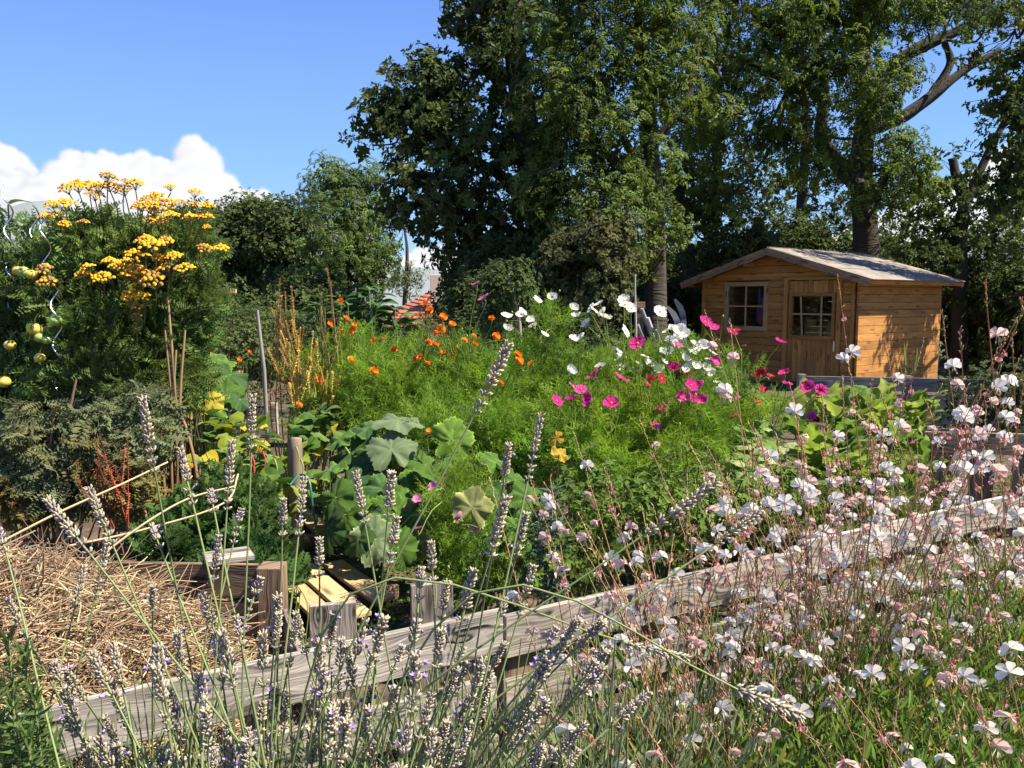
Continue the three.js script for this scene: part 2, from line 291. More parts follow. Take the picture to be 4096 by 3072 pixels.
// a tree: trunk and limbs as tubes, a crown of leafy twigs heaped in lobes [px, py, D, radius px, twigs]
function tree(o) {
  const t = thing(o.name, o.label, 'tree', V(o.trunk[0][0].x, 0, o.trunk[0][0].z), o.group), bk = o.bark ?? C(1, 1, 1);
  o.trunk.forEach(([...p], k) => { const r = p.splice(-2), g = new GB(); g.tube(curve(p, p.length * 6), r[0], r[1], 10, bk, bk, (f, a) => 1 + 0.09 * Math.sin(a * 3 + f * 9) + 0.07 * Math.sin(a * 5 - f * 23)); wpart(t, k ? 'limb' : 'trunk', g, o.barkMat ?? M.bark); });
  const heart = o.trunk.flatMap(([...p]) => curve(p.slice(0, -2), 8).slice(2)), list = [], wood = new GB();
  for (const [px, py, D, rp, n, dark] of o.lobes) {
    const c = P(px, py, D), r = rp * D / F, from = heart.reduce((a, b) => (a.distanceTo(c) < b.distanceTo(c) ? a : b));
    if (o.limbs !== false) wood.tube(arc(from, c, V(rr(-0.3, 0.3), -0.25, rr(-0.3, 0.3)), 8), Math.min(0.07, 0.02 + r * 0.03), 0.014, 5, bk);
    const clumps = Array.from({ length: 4 + Math.round(n / 22) }, () => [V(gauss(), gauss(), gauss()).normalize().multiplyScalar(Math.pow(rnd(), 0.5) * 0.8), rr(0.22, 0.5)]);
    for (let k = 0; k < n * (o.dens ?? 1); k++) {
      const cl = clumps[k % clumps.length], d = k % 2 ? V(gauss(), gauss(), gauss()).normalize().multiplyScalar(Math.pow(rnd(), 0.36) * 1.12) : V(gauss(), gauss(), gauss()).normalize().multiplyScalar(Math.pow(rnd(), 0.4) * cl[1]).add(cl[0]), p = c.clone().add(V(d.x * r, d.y * r * (o.flat ?? 0.85), d.z * r * (o.deep ?? 1.1)));
      if (k % 5 === 0 && o.limbs !== false) wood.tube(arc(c.clone().lerp(from, rnd() * 0.3), p, V(0, -0.08, 0), 4), 0.014, 0.005, 3, bk);
      const out = d.clone().multiplyScalar(o.out ?? 0.6).add(V(rr(-0.8, 0.8), o.rise ?? 0.35, rr(-0.8, 0.8)));
      list.push([aim(p, out, (o.size ?? 1.15) * rr(0.75, 1.25)), tone(rr(0.72, 1.25) * (dark ?? 1), rr(-0.07, 0.1))]);
    }
  }
  if (o.limbs !== false) wpart(t, 'branches', wood, o.barkMat ?? M.bark).userData.kind = 'stuff';
  const mix = o.mix ?? 0.35, alt = o.alt ?? twig.round, first = list.filter((_, i) => (i * 0.618) % 1 >= mix), second = list.filter((_, i) => (i * 0.618) % 1 < mix);
  foliage(t, 'crown', o.twig, o.mat, first); if (second.length) foliage(t, 'crown', alt, o.mat, second);
  return t;
}
const oakLeaf = leafy(0.075, 0.11, 0.026, { clearcoat: 0.12 }), ashLeaf = leafy(0.115, 0.17, 0.024, { clearcoat: 0.1 }), hedgeLeaf = oakLeaf, ivyLeaf = leafy(0.05, 0.085, 0.018, { clearcoat: 0.3 });
const T = (...l) => l;      // one stem: points, then its two radii
const pp = (list, D) => list.map(([x, y, d]) => P(x, y, d ?? D));
{
  const foot = (px, D) => { const p = P(px, 380, D); p.y = -0.1; return p; };
  tree({ name: 'oak_tree', label: 'dark wide oak reaching leafy arms over the red roofed house', twig: twig.oak, mat: oakLeaf, dens: 0.24, size: 1.2, deep: 0.85,
    trunk: [T(foot(545, 17), ...pp([[545, 250], [530, 150], [515, 60], [510, -60]], 17), 0.42, 0.14), T(...pp([[540, 220], [500, 175], [450, 150], [400, 118]], 17), 0.15, 0.04), T(...pp([[542, 250], [500, 225], [450, 210], [415, 205]], 16.6), 0.12, 0.04), T(...pp([[520, 120], [490, 70], [470, 10]], 17), 0.12, 0.04)],
    lobes: [[462, 14, 17, 20, 150], [476, 40, 17, 20, 130], [470, 72, 17, 18, 110], [490, 18, 17, 22, 160], [505, 70, 17, 34, 260], [500, -25, 17, 40, 200], [535, 30, 17, 36, 240], [404, 92, 16.8, 17, 110], [424, 78, 17, 14, 80], [428, 98, 16.6, 24, 200], [384, 118, 16.8, 14, 80], [371, 126, 16.6, 9, 36], [372, 145, 16.6, 9, 36], [395, 132, 16.8, 16, 90], [425, 130, 16.6, 26, 200], [455, 110, 16.8, 28, 220], [465, 150, 16.6, 32, 260], [436, 165, 16.4, 20, 120], [407, 158, 16.4, 14, 70], [398, 188, 16.4, 12, 60], [416, 196, 16.2, 18, 110], [395, 214, 16.4, 9, 34], [440, 212, 16.2, 28, 200], [412, 230, 16.2, 11, 50], [475, 205, 16.2, 36, 300], [500, 150, 16.8, 42, 360], [458, 248, 16.4, 20, 140], [500, 255, 16.4, 40, 330], [462, 278, 16.6, 12, 60], [484, 290, 16.6, 20, 120], [520, 205, 17, 40, 320], [540, 130, 17, 40, 300], [540, 290, 16.8, 40, 260], [508, 310, 16.8, 20, 130]] });
  tree({ name: 'ash_tree', label: 'light green ash with drooping feathered leaves between oak and shed', twig: twig.ash, mat: ashLeaf, rise: 0.5, dens: 0.27, size: 1.2,
    trunk: [T(foot(652, 16.5), ...pp([[655, 230], [648, 120], [640, 20], [640, -60]], 16.5), 0.25, 0.08), T(...pp([[652, 190], [615, 120], [590, 40]], 16), 0.1, 0.03), T(...pp([[650, 150], [690, 90], [700, 20]], 16), 0.1, 0.03)],
    lobes: [[590, 10, 15.5, 42, 260], [560, 45, 15.6, 34, 190], [555, 95, 15.4, 34, 200], [610, 70, 15.2, 40, 260], [640, 20, 15.5, 44, 270], [585, 110, 15, 28, 170], [575, 160, 15.2, 34, 200], [615, 150, 15.2, 38, 230], [650, 90, 15.4, 40, 240], [560, 210, 15.2, 30, 170], [540, 190, 15.4, 20, 90], [600, 215, 15, 38, 240], [640, 190, 15.4, 36, 220], [570, 255, 15.4, 30, 150], [615, 262, 15.2, 32, 180], [680, 40, 16, 42, 200], [685, 110, 16, 34, 150], [650, 240, 15.6, 28, 130], [600, -40, 16, 50, 160], [680, -30, 16, 50, 160]] });
  tree({ name: 'forked_ash_tree', label: 'tall forked ash rising behind the wooden shed roof', twig: twig.ash, mat: ashLeaf, rise: 0.5, dens: 0.34, size: 1.2, deep: 0.9,
    trunk: [T(foot(866, 19), ...pp([[866, 240], [862, 180], [866, 110], [862, 50], [858, -80]], 19), 0.31, 0.15), T(...pp([[862, 190], [838, 165], [822, 135], [824, 90], [818, 45]], 18.8), 0.2, 0.09), T(...pp([[864, 130], [900, 118], [935, 93], [965, 70], [1000, 50]], 18.6), 0.17, 0.06), T(...pp([[932, 95], [950, 62], [944, 40]], 18.6), 0.1, 0.06), T(...pp([[865, 110], [900, 60], [960, 30], [1010, 5]], 18.8), 0.18, 0.07), T(...pp([[822, 100], [780, 78], [735, 58], [660, 52]], 18), 0.09, 0.03), T(...pp([[866, 225], [885, 180], [905, 150]], 18.8), 0.1, 0.04)],
    lobes: [[730, 10, 17, 48, 230], [780, 30, 16.6, 40, 230], [820, 20, 17, 40, 220], [735, 90, 17, 38, 170], [790, 95, 17, 30, 140], [840, 70, 16.8, 32, 190], [880, 20, 17.5, 38, 190], [870, 120, 17, 26, 130], [885, 95, 17.2, 18, 70], [955, 8, 17.6, 26, 110], [925, 20, 17.4, 22, 80], [990, 15, 17.6, 20, 70], [905, 75, 17.3, 16, 50], [760, 150, 17.8, 30, 130], [815, 165, 18, 24, 100], [700, 140, 17.6, 30, 130], [725, 200, 18, 28, 110], [850, 5, 17, 36, 160], [890, 165, 17, 28, 150], [915, 190, 17, 24, 120], [880, 200, 17.2, 22, 90], [790, 140, 17.6, 28, 100], [840, 40, 18, 30, 100], [800, -40, 17.5, 60, 200], [900, -40, 17.5, 60, 200]] });
  // dark broadleaved wood behind, trunk by trunk
  const back = [['tall sycamore with dim leaves between the ash trees', 712, 21, [[700, 60, 21, 50, 190], [740, 120, 21, 46, 180], [690, 150, 21, 46, 190], [720, 195, 21, 46, 200], [760, 180, 21, 34, 130], [690, 225, 21, 40, 170], [740, 240, 21, 38, 170], [780, 235, 21, 30, 120], [770, 60, 22, 40, 130]]],
    ['shadowed sycamore filling the gap right behind the ridge of the shed', 800, 23, [[800, 180, 23, 34, 120], [830, 225, 23, 34, 140], [790, 255, 23, 34, 140], [850, 250, 23, 30, 110], [900, 240, 23, 34, 130], [915, 262, 23, 26, 100], [840, 150, 23, 24, 70]]],
    ['thin dark tree leaning out beside the shed gable', 958, 18, [[940, 225, 18, 24, 90], [965, 245, 18, 22, 90], [930, 262, 18, 24, 110], [950, 180, 18, 14, 36], [985, 200, 18, 20, 70], [925, 205, 18.5, 16, 50], [985, 265, 18, 26, 120], [960, 290, 18, 24, 120]]],
    ['dense dark tree at the edge of the wood past the shed', 1035, 15, [[1015, 30, 15, 32, 150], [1010, 85, 15, 24, 110], [1030, 130, 15, 36, 180], [1005, 165, 15, 22, 100], [1020, 205, 15, 32, 180], [1000, 240, 18.5, 24, 120], [1030, 270, 18.5, 36, 220], [990, 290, 19.5, 22, 150], [1010, 325, 19.5, 32, 240], [978, 320, 20, 22, 160], [1062, 120, 15, 40, 140]]]];
  back.forEach(([label, px, D, lobes], k) => tree({ name: 'sycamore_tree', label, twig: twig.round, mat: hedgeLeaf, lobes, rise: 0.1, deep: 0.8, dens: 0.42, size: 1.2, group: 'dark trees behind the shed',
    trunk: k === 2 ? [T(foot(958, D), ...pp([[961, 230], [965, 200]], D), 0.17, 0.12), T(...pp([[965, 205], [957, 180], [952, 158]], D), 0.11, 0.085), T(...pp([[965, 205], [985, 160], [1000, 130], [1024, 85]], D), 0.1, 0.05)] : [T(foot(px, D), ...pp([[px, 250], [px + 6, 120], [px, 10]], D), 0.2, 0.06)] }));
  // cut trunk with a pale stub beside the shed
  tree({ name: 'lopped_tree', label: 'bent pale trunk with sawn stub and ivy leaves left of the shed', twig: twig.round, mat: ivyLeaf, rise: 0, size: 0.8, bark: C(2.6, 2.3, 1.9),
    trunk: [T(foot(704, 19), ...pp([[700, 300], [692, 268], [682, 245], [678, 215], [676, 180]], 19), 0.2, 0.14), T(...pp([[684, 252], [674, 238], [668, 229]], 18.8), 0.13, 0.11)],
    lobes: [[690, 205, 18.6, 16, 60], [705, 215, 18.6, 12, 36], [680, 180, 18.8, 20, 70]] });
  // undergrowth: shrubs one by one along the foot of the wood
  const shrubs = [['deep green laurel shrub in shade under the oak', 486, 17.5, 305, 20, 20], ['dim holly shrub under the oak behind the bean poles', 500, 15.5, 300, 40, 26], ['dusty elder shrub with dull olive leaves at wood edge', 596, 14, 272, 28, 30], ['shaded shrub behind the white cosmos flowers', 545, 15.5, 305, 40, 26], ['deep green shrub under the ash beside the old skis', 640, 20, 300, 34, 24], ['dark bush against the bent pale trunk', 668, 21, 288, 28, 26], ['gloomy bush behind the window end of the shed', 730, 19, 280, 40, 30], ['leafy bush beyond the ridge of the shed', 800, 20.5, 270, 44, 24], ['shadowed bush beyond the far eave of the shed', 905, 20, 290, 44, 28], ['deep green bush growing past the far corner of the shed', 985, 20, 318, 30, 40], ['dark hazel bush under the dense tree past the shed', 1040, 17, 330, 40, 40]];
  for (const [label, px, D, py, rx, ry] of shrubs) {
    const f = P(px, py, D); f.y = 0;
    const h = P(px, py - ry, D).y, lobes = [];
    for (let k = 0; k < 9; k++) lobes.push([px + rr(-1, 1) * rx * 0.8, lerp(py + ry * 1.2, py - ry * 0.7, k / 8), D + rr(-0.5, 0.5), rx * rr(0.5, 0.75), 80]);
    tree({ name: 'shrub', label, twig: D < 14 ? twig.small : twig.round, mat: px === 596 ? leafy(0.095, 0.11, 0.04) : hedgeLeaf, lobes, flat: 1, group: 'shrubs along the foot of the wood', trunk: [T(V(f.x, -0.1, f.z), V(f.x + 0.1, h * 0.4, f.z), V(f.x - 0.05, h * 0.7, f.z), 0.07, 0.03)] });
  }
  // trees across the gardens on the other side
  const far = [['dark upright elm with spiky twigs behind the tansy', 205, 25, twig.small, hedgeLeaf, [[205, 240, 25, 16, 160], [220, 250, 25, 26, 300], [195, 270, 25, 26, 300], [215, 290, 25, 28, 300]]],
    ['dark elm with ragged top behind the garden bar', 250, 25, twig.small, hedgeLeaf, [[250, 222, 25, 11, 90], [240, 234, 25, 20, 220], [262, 238, 25, 18, 190], [250, 255, 25, 28, 340], [265, 285, 25, 30, 340], [238, 300, 25, 28, 300]]],
    ['dark elm beside the light green walnut', 285, 24, twig.small, hedgeLeaf, [[282, 226, 24, 14, 120], [292, 240, 24, 22, 260], [280, 265, 24, 24, 280], [300, 285, 24, 26, 280], [285, 310, 24, 24, 240]]],
    ['light green walnut tree with rounded top near the red roof', 345, 21, twig.ash, leafy(0.11, 0.17, 0.04), [[330, 180, 21.5, 16, 70], [318, 195, 21.5, 16, 70], [350, 192, 21.5, 14, 60], [366, 180, 21.5, 10, 30], [340, 215, 21, 24, 130], [372, 200, 21.4, 12, 40], [370, 228, 21, 20, 100], [345, 245, 20.6, 26, 160], [322, 255, 20.8, 22, 120], [384, 252, 21, 11, 44], [372, 262, 20.8, 16, 90], [350, 280, 20.6, 26, 160], [325, 295, 20.6, 22, 120], [372, 285, 21, 11, 50]]],
    ['airy pale tree standing behind the red roofed house', 405, 48, twig.small, leafy(0.13, 0.16, 0.08), [[404, 278, 48, 10, 70], [416, 281, 48, 9, 60], [398, 290, 48, 9, 60], [410, 294, 48, 8, 50]]]];
  for (const [label, px, D, tw, mat, lobes] of far) tree({ name: 'garden_tree', label, twig: tw, mat, lobes, dens: 0.5, rise: tw === twig.small ? 0.9 : 0.2, size: D > 40 ? 1.6 : tw === twig.small ? 1.5 : 1.1, flat: 1.1, group: 'trees across the gardens', trunk: [T(foot(px, D), ...pp([[px, 300], [px + 2, 250], [px - 1, 225]], D), 0.18, 0.05)] });
  // low hedge plants that close the view under those trees
  for (const [label, px, D, py] of [['low leafy hedge shrub behind the tomato rows', 40, 19, 300], ['low leafy hedge shrub behind the tansy', 120, 19, 300], ['dark hedge shrub behind the grey garden bar', 225, 18, 322], ['dark hedge shrub behind the brown dock stalks', 285, 17, 325], ['dark hedge shrub in front of the walnut tree', 328, 17, 325]]) {
    const f = P(px, py, D); f.y = 0; const lobes = [];
    for (let k = 0; k < 8; k++) lobes.push([px + rr(-38, 38), py + rr(-14, 18), D + rr(-0.6, 0.6), rr(18, 26), 80]);
    tree({ name: 'hedge_shrub', label, twig: twig.round, mat: hedgeLeaf, lobes, flat: 1, group: 'hedge shrubs across the gardens', trunk: [T(V(f.x, -0.1, f.z), V(f.x, 0.6, f.z), V(f.x, 1, f.z), 0.05, 0.03)] });
  }
}

// ---------------------------------------------------------------- house with a red tiled roof
{
  const D = 42, s = D / F, base = P(428, 330, D), y0 = -1.4;
  const t = thing('house', 'low house with red tiled hipped roof and pale chimney beyond the garden', 'house', V(base.x, y0, base.z));
  const red = new THREE.MeshStandardMaterial({ map: tex(256, 256, (u, v) => { const k = 0.8 + 0.35 * fbm(u * 20, v * 20, 3, 20, 20); return [0.62 * k, 0.37 * k, 0.29 * k]; }), roughness: 0.9 }), wall = new THREE.MeshStandardMaterial({ color: C(0.5, 0.42, 0.36), roughness: 0.95 });
  const L = (px, py, d = D) => P(px, py, d).sub(t.position);
  const ww = L(470, 330).x - L(392, 330).x;
  const w = part(t, 'wall', board(ww, 1.7, 5), wall); w.position.set((L(470, 330).x + L(392, 330).x) / 2, 0.72, -2.7);
  // roofs laid in courses of tiles, each course a step
  function slope(a, b, c, d, n, name) {      // a-b eave, d-c ridge
    const g = t, rf = part(g, name, new GBquad(a, b, c, d), red);
    for (let k = 0; k < n; k++) { const f0 = k / n, f1 = (k + 1) / n, l0 = a.clone().lerp(d, f0), r0 = b.clone().lerp(c, f0), l1 = a.clone().lerp(d, f1), r1 = b.clone().lerp(c, f1), up = V().crossVectors(b.clone().sub(a), d.clone().sub(a)).normalize().multiplyScalar(0.05), q = new GB(), w2 = white; const i = [l0.clone().add(up), r0.clone().add(up), r1, l1, l0, r0].map((p) => q.vv(p, w2, p.x, p.y + p.z)); q.q(i[0], i[1], i[2], i[3]); q.q(i[4], i[5], i[1], i[0]); part(rf, 'tile_course', q.build(false), red); }
  }
  class GBquad { constructor(a, b, c, d) { const q = new GB(), i = [a, b, c, d].map((p) => q.vv(p, white, p.x, p.z)); q.q(...i); return q.build(false); } }
  slope(L(405, 322, 40), L(478, 322, 40), L(470, 291, 44), L(431, 291, 44), 9, 'roof');
  slope(L(385, 316, 43), L(405, 322, 40), L(431, 291, 44), L(430, 291, 44), 9, 'roof');
  const p1 = L(383, 328, 39), p2 = L(440, 328, 39), p3 = L(432, 311, 41.5), p4 = L(388, 311, 41.5);
  slope(p1, p2, p3, p4, 6, 'porch_roof');
  const ch = part(t, 'chimney', board(0.8, 2.2, 0.8, 0.02), new THREE.MeshStandardMaterial({ color: C(0.62, 0.52, 0.42), roughness: 0.9 })); ch.position.copy(L(439, 297, 41.5));
  for (const px of [422, 432, 442, 452]) { const m = part(t, 'fence_panel', board(0.45, 1.6, 0.05), M.brown[0]); m.position.copy(L(px, 340, 38.5)); }
  const gu = part(t, 'gutter', board(ww * 0.66, 0.16, 0.16), new THREE.MeshStandardMaterial({ color: C(0.55, 0.55, 0.56), roughness: 0.5 })); gu.position.copy(L(444, 324, 39.6));
}
// overhead cable from the walnut to the oak
{ const g = new GB(), a = P(300, 190, 24), b = P(470, 203, 19); g.tube(arc(a, b, V(0, -0.12, 0), 16), 0.03, 0.03, 5, C(0.03, 0.03, 0.035)); solo('overhead_cable', 'thin dark overhead cable running into the oak crown', 'cable', g, M.stem, a); }

// ---------------------------------------------------------------- shed
{
  const WD = 3.34, LN = 2.8, phi = -Math.atan2(2.6, 2.02), WH = 1.9, RIDGE = 2.52, SL = 0.295, BH = 0.136, TH = 0.045;
  const rc = at(6.0, 14.2), ax = V(Math.cos(phi), 0, -Math.sin(phi)), t = thing('garden_shed', 'honey coloured log board shed with grey felt roof, window and half glazed door', 'shed', rc.clone().addScaledVector(ax, -WD / 2));
  t.rotation.y = phi;
  const roofY = (x) => RIDGE - 0.07 - Math.abs(x) * SL;
  const hole = [[-1.155, -0.225, 1.0, 1.86], [0.16, 1.316, -1, 1.93]];
  const wall = new THREE.Group(); wall.name = 'front_wall'; t.add(wall);
  const prism = (pts, th) => { const s = new THREE.Shape(pts.map(([x, y]) => new THREE.Vector2(x, y))), g = new THREE.ExtrudeGeometry(s, { depth: th - 0.008, bevelEnabled: true, bevelThickness: 0.004, bevelSize: 0.004, bevelOffset: -0.004, bevelSegments: 1 }), uv = g.attributes.uv, p = g.attributes.position, o = [rnd() * 3, rnd() * 3]; g.translate(0, 0, 0.004 - th / 2); for (let i = 0; i < p.count; i++) uv.setXY(i, p.getX(i) + o[0], p.getY(i) / 0.5 + o[1] + p.getZ(i)); return g; };
  for (let y = 0.02; y < RIDGE - 0.1; y += BH) {
    const y1 = Math.min(y + BH - 0.006, RIDGE - 0.12);
    let spans = [[-WD / 2, WD / 2]];
    for (const [a, b, c, d] of hole) if (y1 > c + 0.02 && y < d - 0.02) spans = spans.flatMap(([l, r]) => [[l, Math.min(r, a)], [Math.max(l, b), r]].filter(([m, n]) => n - m > 0.02));
    for (const [l, r] of spans) {
      const lim = (yy) => Math.max(0.02, (RIDGE - 0.07 - yy) / SL), l0 = Math.max(l, -lim(y)), l1 = Math.max(l, -lim(y1)), r0 = Math.min(r, lim(y)), r1 = Math.min(r, lim(y1));
      if (r1 - l1 < 0.03) continue;
      part(wall, 'wall_board', prism([[l0, y], [r0, y], [r1, y1], [l1, y1]], TH), pick(M.honey)).position.z = -TH / 2 + rr(-0.001, 0.001);
    }
  }
  const side = new THREE.Group(); side.name = 'side_wall'; t.add(side);
  for (const sx of [1, -1]) for (let y = 0.02; y < WH; y += BH) plank(side, 'wall_board', [TH, BH - 0.006, LN + (sx > 0 ? 0.16 : 0)], [sx * (WD / 2 + TH / 2 + 0.003), y + BH / 2, -LN / 2 + 0.08], pick(M.honey));
  plank(side, 'corner_post', [0.07, 1.9, 0.09], [WD / 2 + 0.064 - 0.17, 0.97, 0.047], M.honey[1]);
  for (let y = 0.02; y < WH; y += BH) plank(side, 'wall_board', [WD, BH - 0.006, TH], [0, y + BH / 2, -LN - TH / 2], pick(M.honey));
  const dark = plank(t, 'floor', [WD - 0.02, 0.02, LN - 0.02], [0, 0.012, -LN / 2], M.honey[1]);
  // window
  const frame = (parent, x0, x1, y0, y1, w, z, mat, bars) => {
    const cx = (x0 + x1) / 2, cy = (y0 + y1) / 2;
    for (const [sx, sy, px, py] of [[w, y1 - y0, x0 + w / 2, cy], [w, y1 - y0, x1 - w / 2, cy], [x1 - x0 - 2 * w, w, cx, y1 - w / 2], [x1 - x0 - 2 * w, w, cx, y0 + w / 2]]) plank(parent, 'frame', [sx, sy, 0.06], [px, py, z], mat);
    for (const b of bars) plank(parent, 'glazing_bar', b[0], b[1], M.pale[1], b[2]);
    const p = part(parent, 'pane', new THREE.BoxGeometry(x1 - x0 - 2 * w, y1 - y0 - 2 * w, 0.004), glass); p.position.set(cx, cy, z - 0.02);
  };
  const glass = new THREE.MeshPhysicalMaterial({ color: C(0.9, 0.93, 0.92), transmission: 1, thickness: 0, roughness: 0.04, ior: 1.5 });
  const win = new THREE.Group(); win.name = 'window'; t.add(win);
  frame(win, -1.19, -0.19, 0.965, 1.9, 0.085, 0.012, M.pale[1], [[[0.03, 0.76, 0.025], [-0.69, 1.43, 0.02]], [[0.83, 0.03, 0.022], [-0.69, 1.43, 0.023]]]);
  const door = new THREE.Group(); door.name = 'door'; t.add(door);
  for (const [w, h, x, y] of [[0.08, 1.94, 0.2, 0.99], [0.08, 1.94, 1.276, 0.99], [0.99, 0.05, 0.738, 1.94]]) plank(door, 'door_frame', [w, h, 0.07], [x, y, 0.012], M.honey[0]);
  for (let k = 0; k < 10; k++) { const x = 0.248 + (k + 0.5) * 0.098; plank(door, 'door_board', [0.094, 0.80, 0.03], [x, 0.45, -0.01], pick(M.honey)); plank(door, 'door_board', [0.094, 0.22, 0.03], [x, 1.79, -0.01], pick(M.honey)); }
  for (const x of [0.262, 1.213]) plank(door, 'door_board', [0.028, 0.83, 0.03], [x, 1.265, -0.01], M.honey[0]);
  frame(door, 0.277, 1.199, 0.85, 1.68, 0.06, 0.012, M.honey[1], [[[0.03, 0.71, 0.022], [0.53, 1.265, 0.02], [0, 0, 0.07]], [[0.03, 0.71, 0.022], [0.93, 1.265, 0.02], [0, 0, 0.01]], [[0.8, 0.03, 0.02], [0.738, 1.3, 0.023]]]);
  const hd = part(door, 'handle', board(0.035, 0.2, 0.03, 0.01), M.steel); hd.position.set(1.205, 0.74, 0.03);
  const hn = part(door, 'hinge', board(0.1, 0.03, 0.01, 0.003), M.steel); hn.position.set(0.29, 1.78, 0.05);
  // things seen through the window: inner walls are the boards; a red and a blue cloth hang inside
  for (const [x, w, c, z, y, h] of [[-0.38, 0.17, C(0.6, 0.06, 0.05), -0.12, 1.35, 0.55], [-0.5, 0.1, C(0.06, 0.12, 0.35), -0.15, 1.45, 0.7]]) { const g = new GB(); for (let k = 0; k <= 6; k++) for (const s of [-1, 1]) { const f = k / 6; g.v(s * w * (0.25 + 0.75 * f) * 0.6, h * (0.5 - f), 0.02 * Math.sin(k * 2 + s), white); } for (let k = 0; k < 6; k++) g.q(k * 2, k * 2 + 1, k * 2 + 3, k * 2 + 2); const m = part(scene, numbered('hanging_cloth'), g.build(), new THREE.MeshStandardMaterial({ color: c, side: THREE.DoubleSide, roughness: 1 })); m.position.copy(V(x, y, z).applyAxisAngle(UP, phi).add(t.position)); m.rotation.y = phi; tag(m, c.r > 0.3 ? 'red cloth hanging inside the shed window' : 'blue cloth hanging inside the shed window', 'cloth'); }
  // roof: two slabs, felt in three strips each, fascia boards
  const felt = new THREE.MeshStandardMaterial({ map: tex(512, 512, (u, v) => { const k = 0.3 + 0.26 * fbm(u * 120, v * 120, 2, 120, 120) + 0.12 * fbm(u * 5, v * 5, 3, 5, 5); return [k, k * 0.95, k * 0.9]; }), roughness: 0.95, bumpMap: greyBump, bumpScale: 0.001 });
  const feltUv = (g) => { const p = g.attributes.position, uv = g.attributes.uv; for (let i = 0; i < p.count; i++) uv.setXY(i, p.getX(i), p.getZ(i)); return g; };
  const ang = Math.atan(SL), FR = 0.34, BK = 0.22, rl = LN + FR + BK;
  for (const [sg, over] of [[1, 0.36], [-1, 0.4]]) {
    const run = WD / 2 + over, len = run / Math.cos(ang), r = new THREE.Group(); r.name = 'roof_slope'; t.add(r);
    r.position.set(0, RIDGE, (FR - BK - LN) / 2); r.rotation.z = -sg * ang;
    plank(r, 'roof_deck', [len, 0.02, rl], [sg * len / 2, -0.035, 0], M.honey[1]);
    for (let k = 0; k < 3; k++) { const w = len / 3 + 0.05, g = part(r, 'felt_strip', feltUv(board(w, 0.006, rl + 0.02, 0.002)), felt); g.position.set(sg * (len * (k + 0.5) / 3), -0.016 + (2 - k) * 0.006, 0); g.rotation.z = sg * 0.004; }
    for (const z of [rl / 2 + 0.013, -rl / 2 - 0.013]) plank(r, 'fascia_board', [len - 0.01, 0.13, 0.022], [sg * len / 2, -0.075, z], M.brown[0].clone()).material.color.set(C(0.62, 0.44, 0.28));
    plank(r, 'eave_board', [0.02, 0.06, rl - 0.03], [sg * (len - 0.015), -0.08, 0], M.honey[1]);
    for (const f of [0.32, 0.9]) plank(t, 'purlin', [0.05, 0.1, FR - 0.04], [sg * WD / 2 * f, RIDGE - 0.13 - WD / 2 * f * SL, FR / 2], M.honey[1]);
  }
}

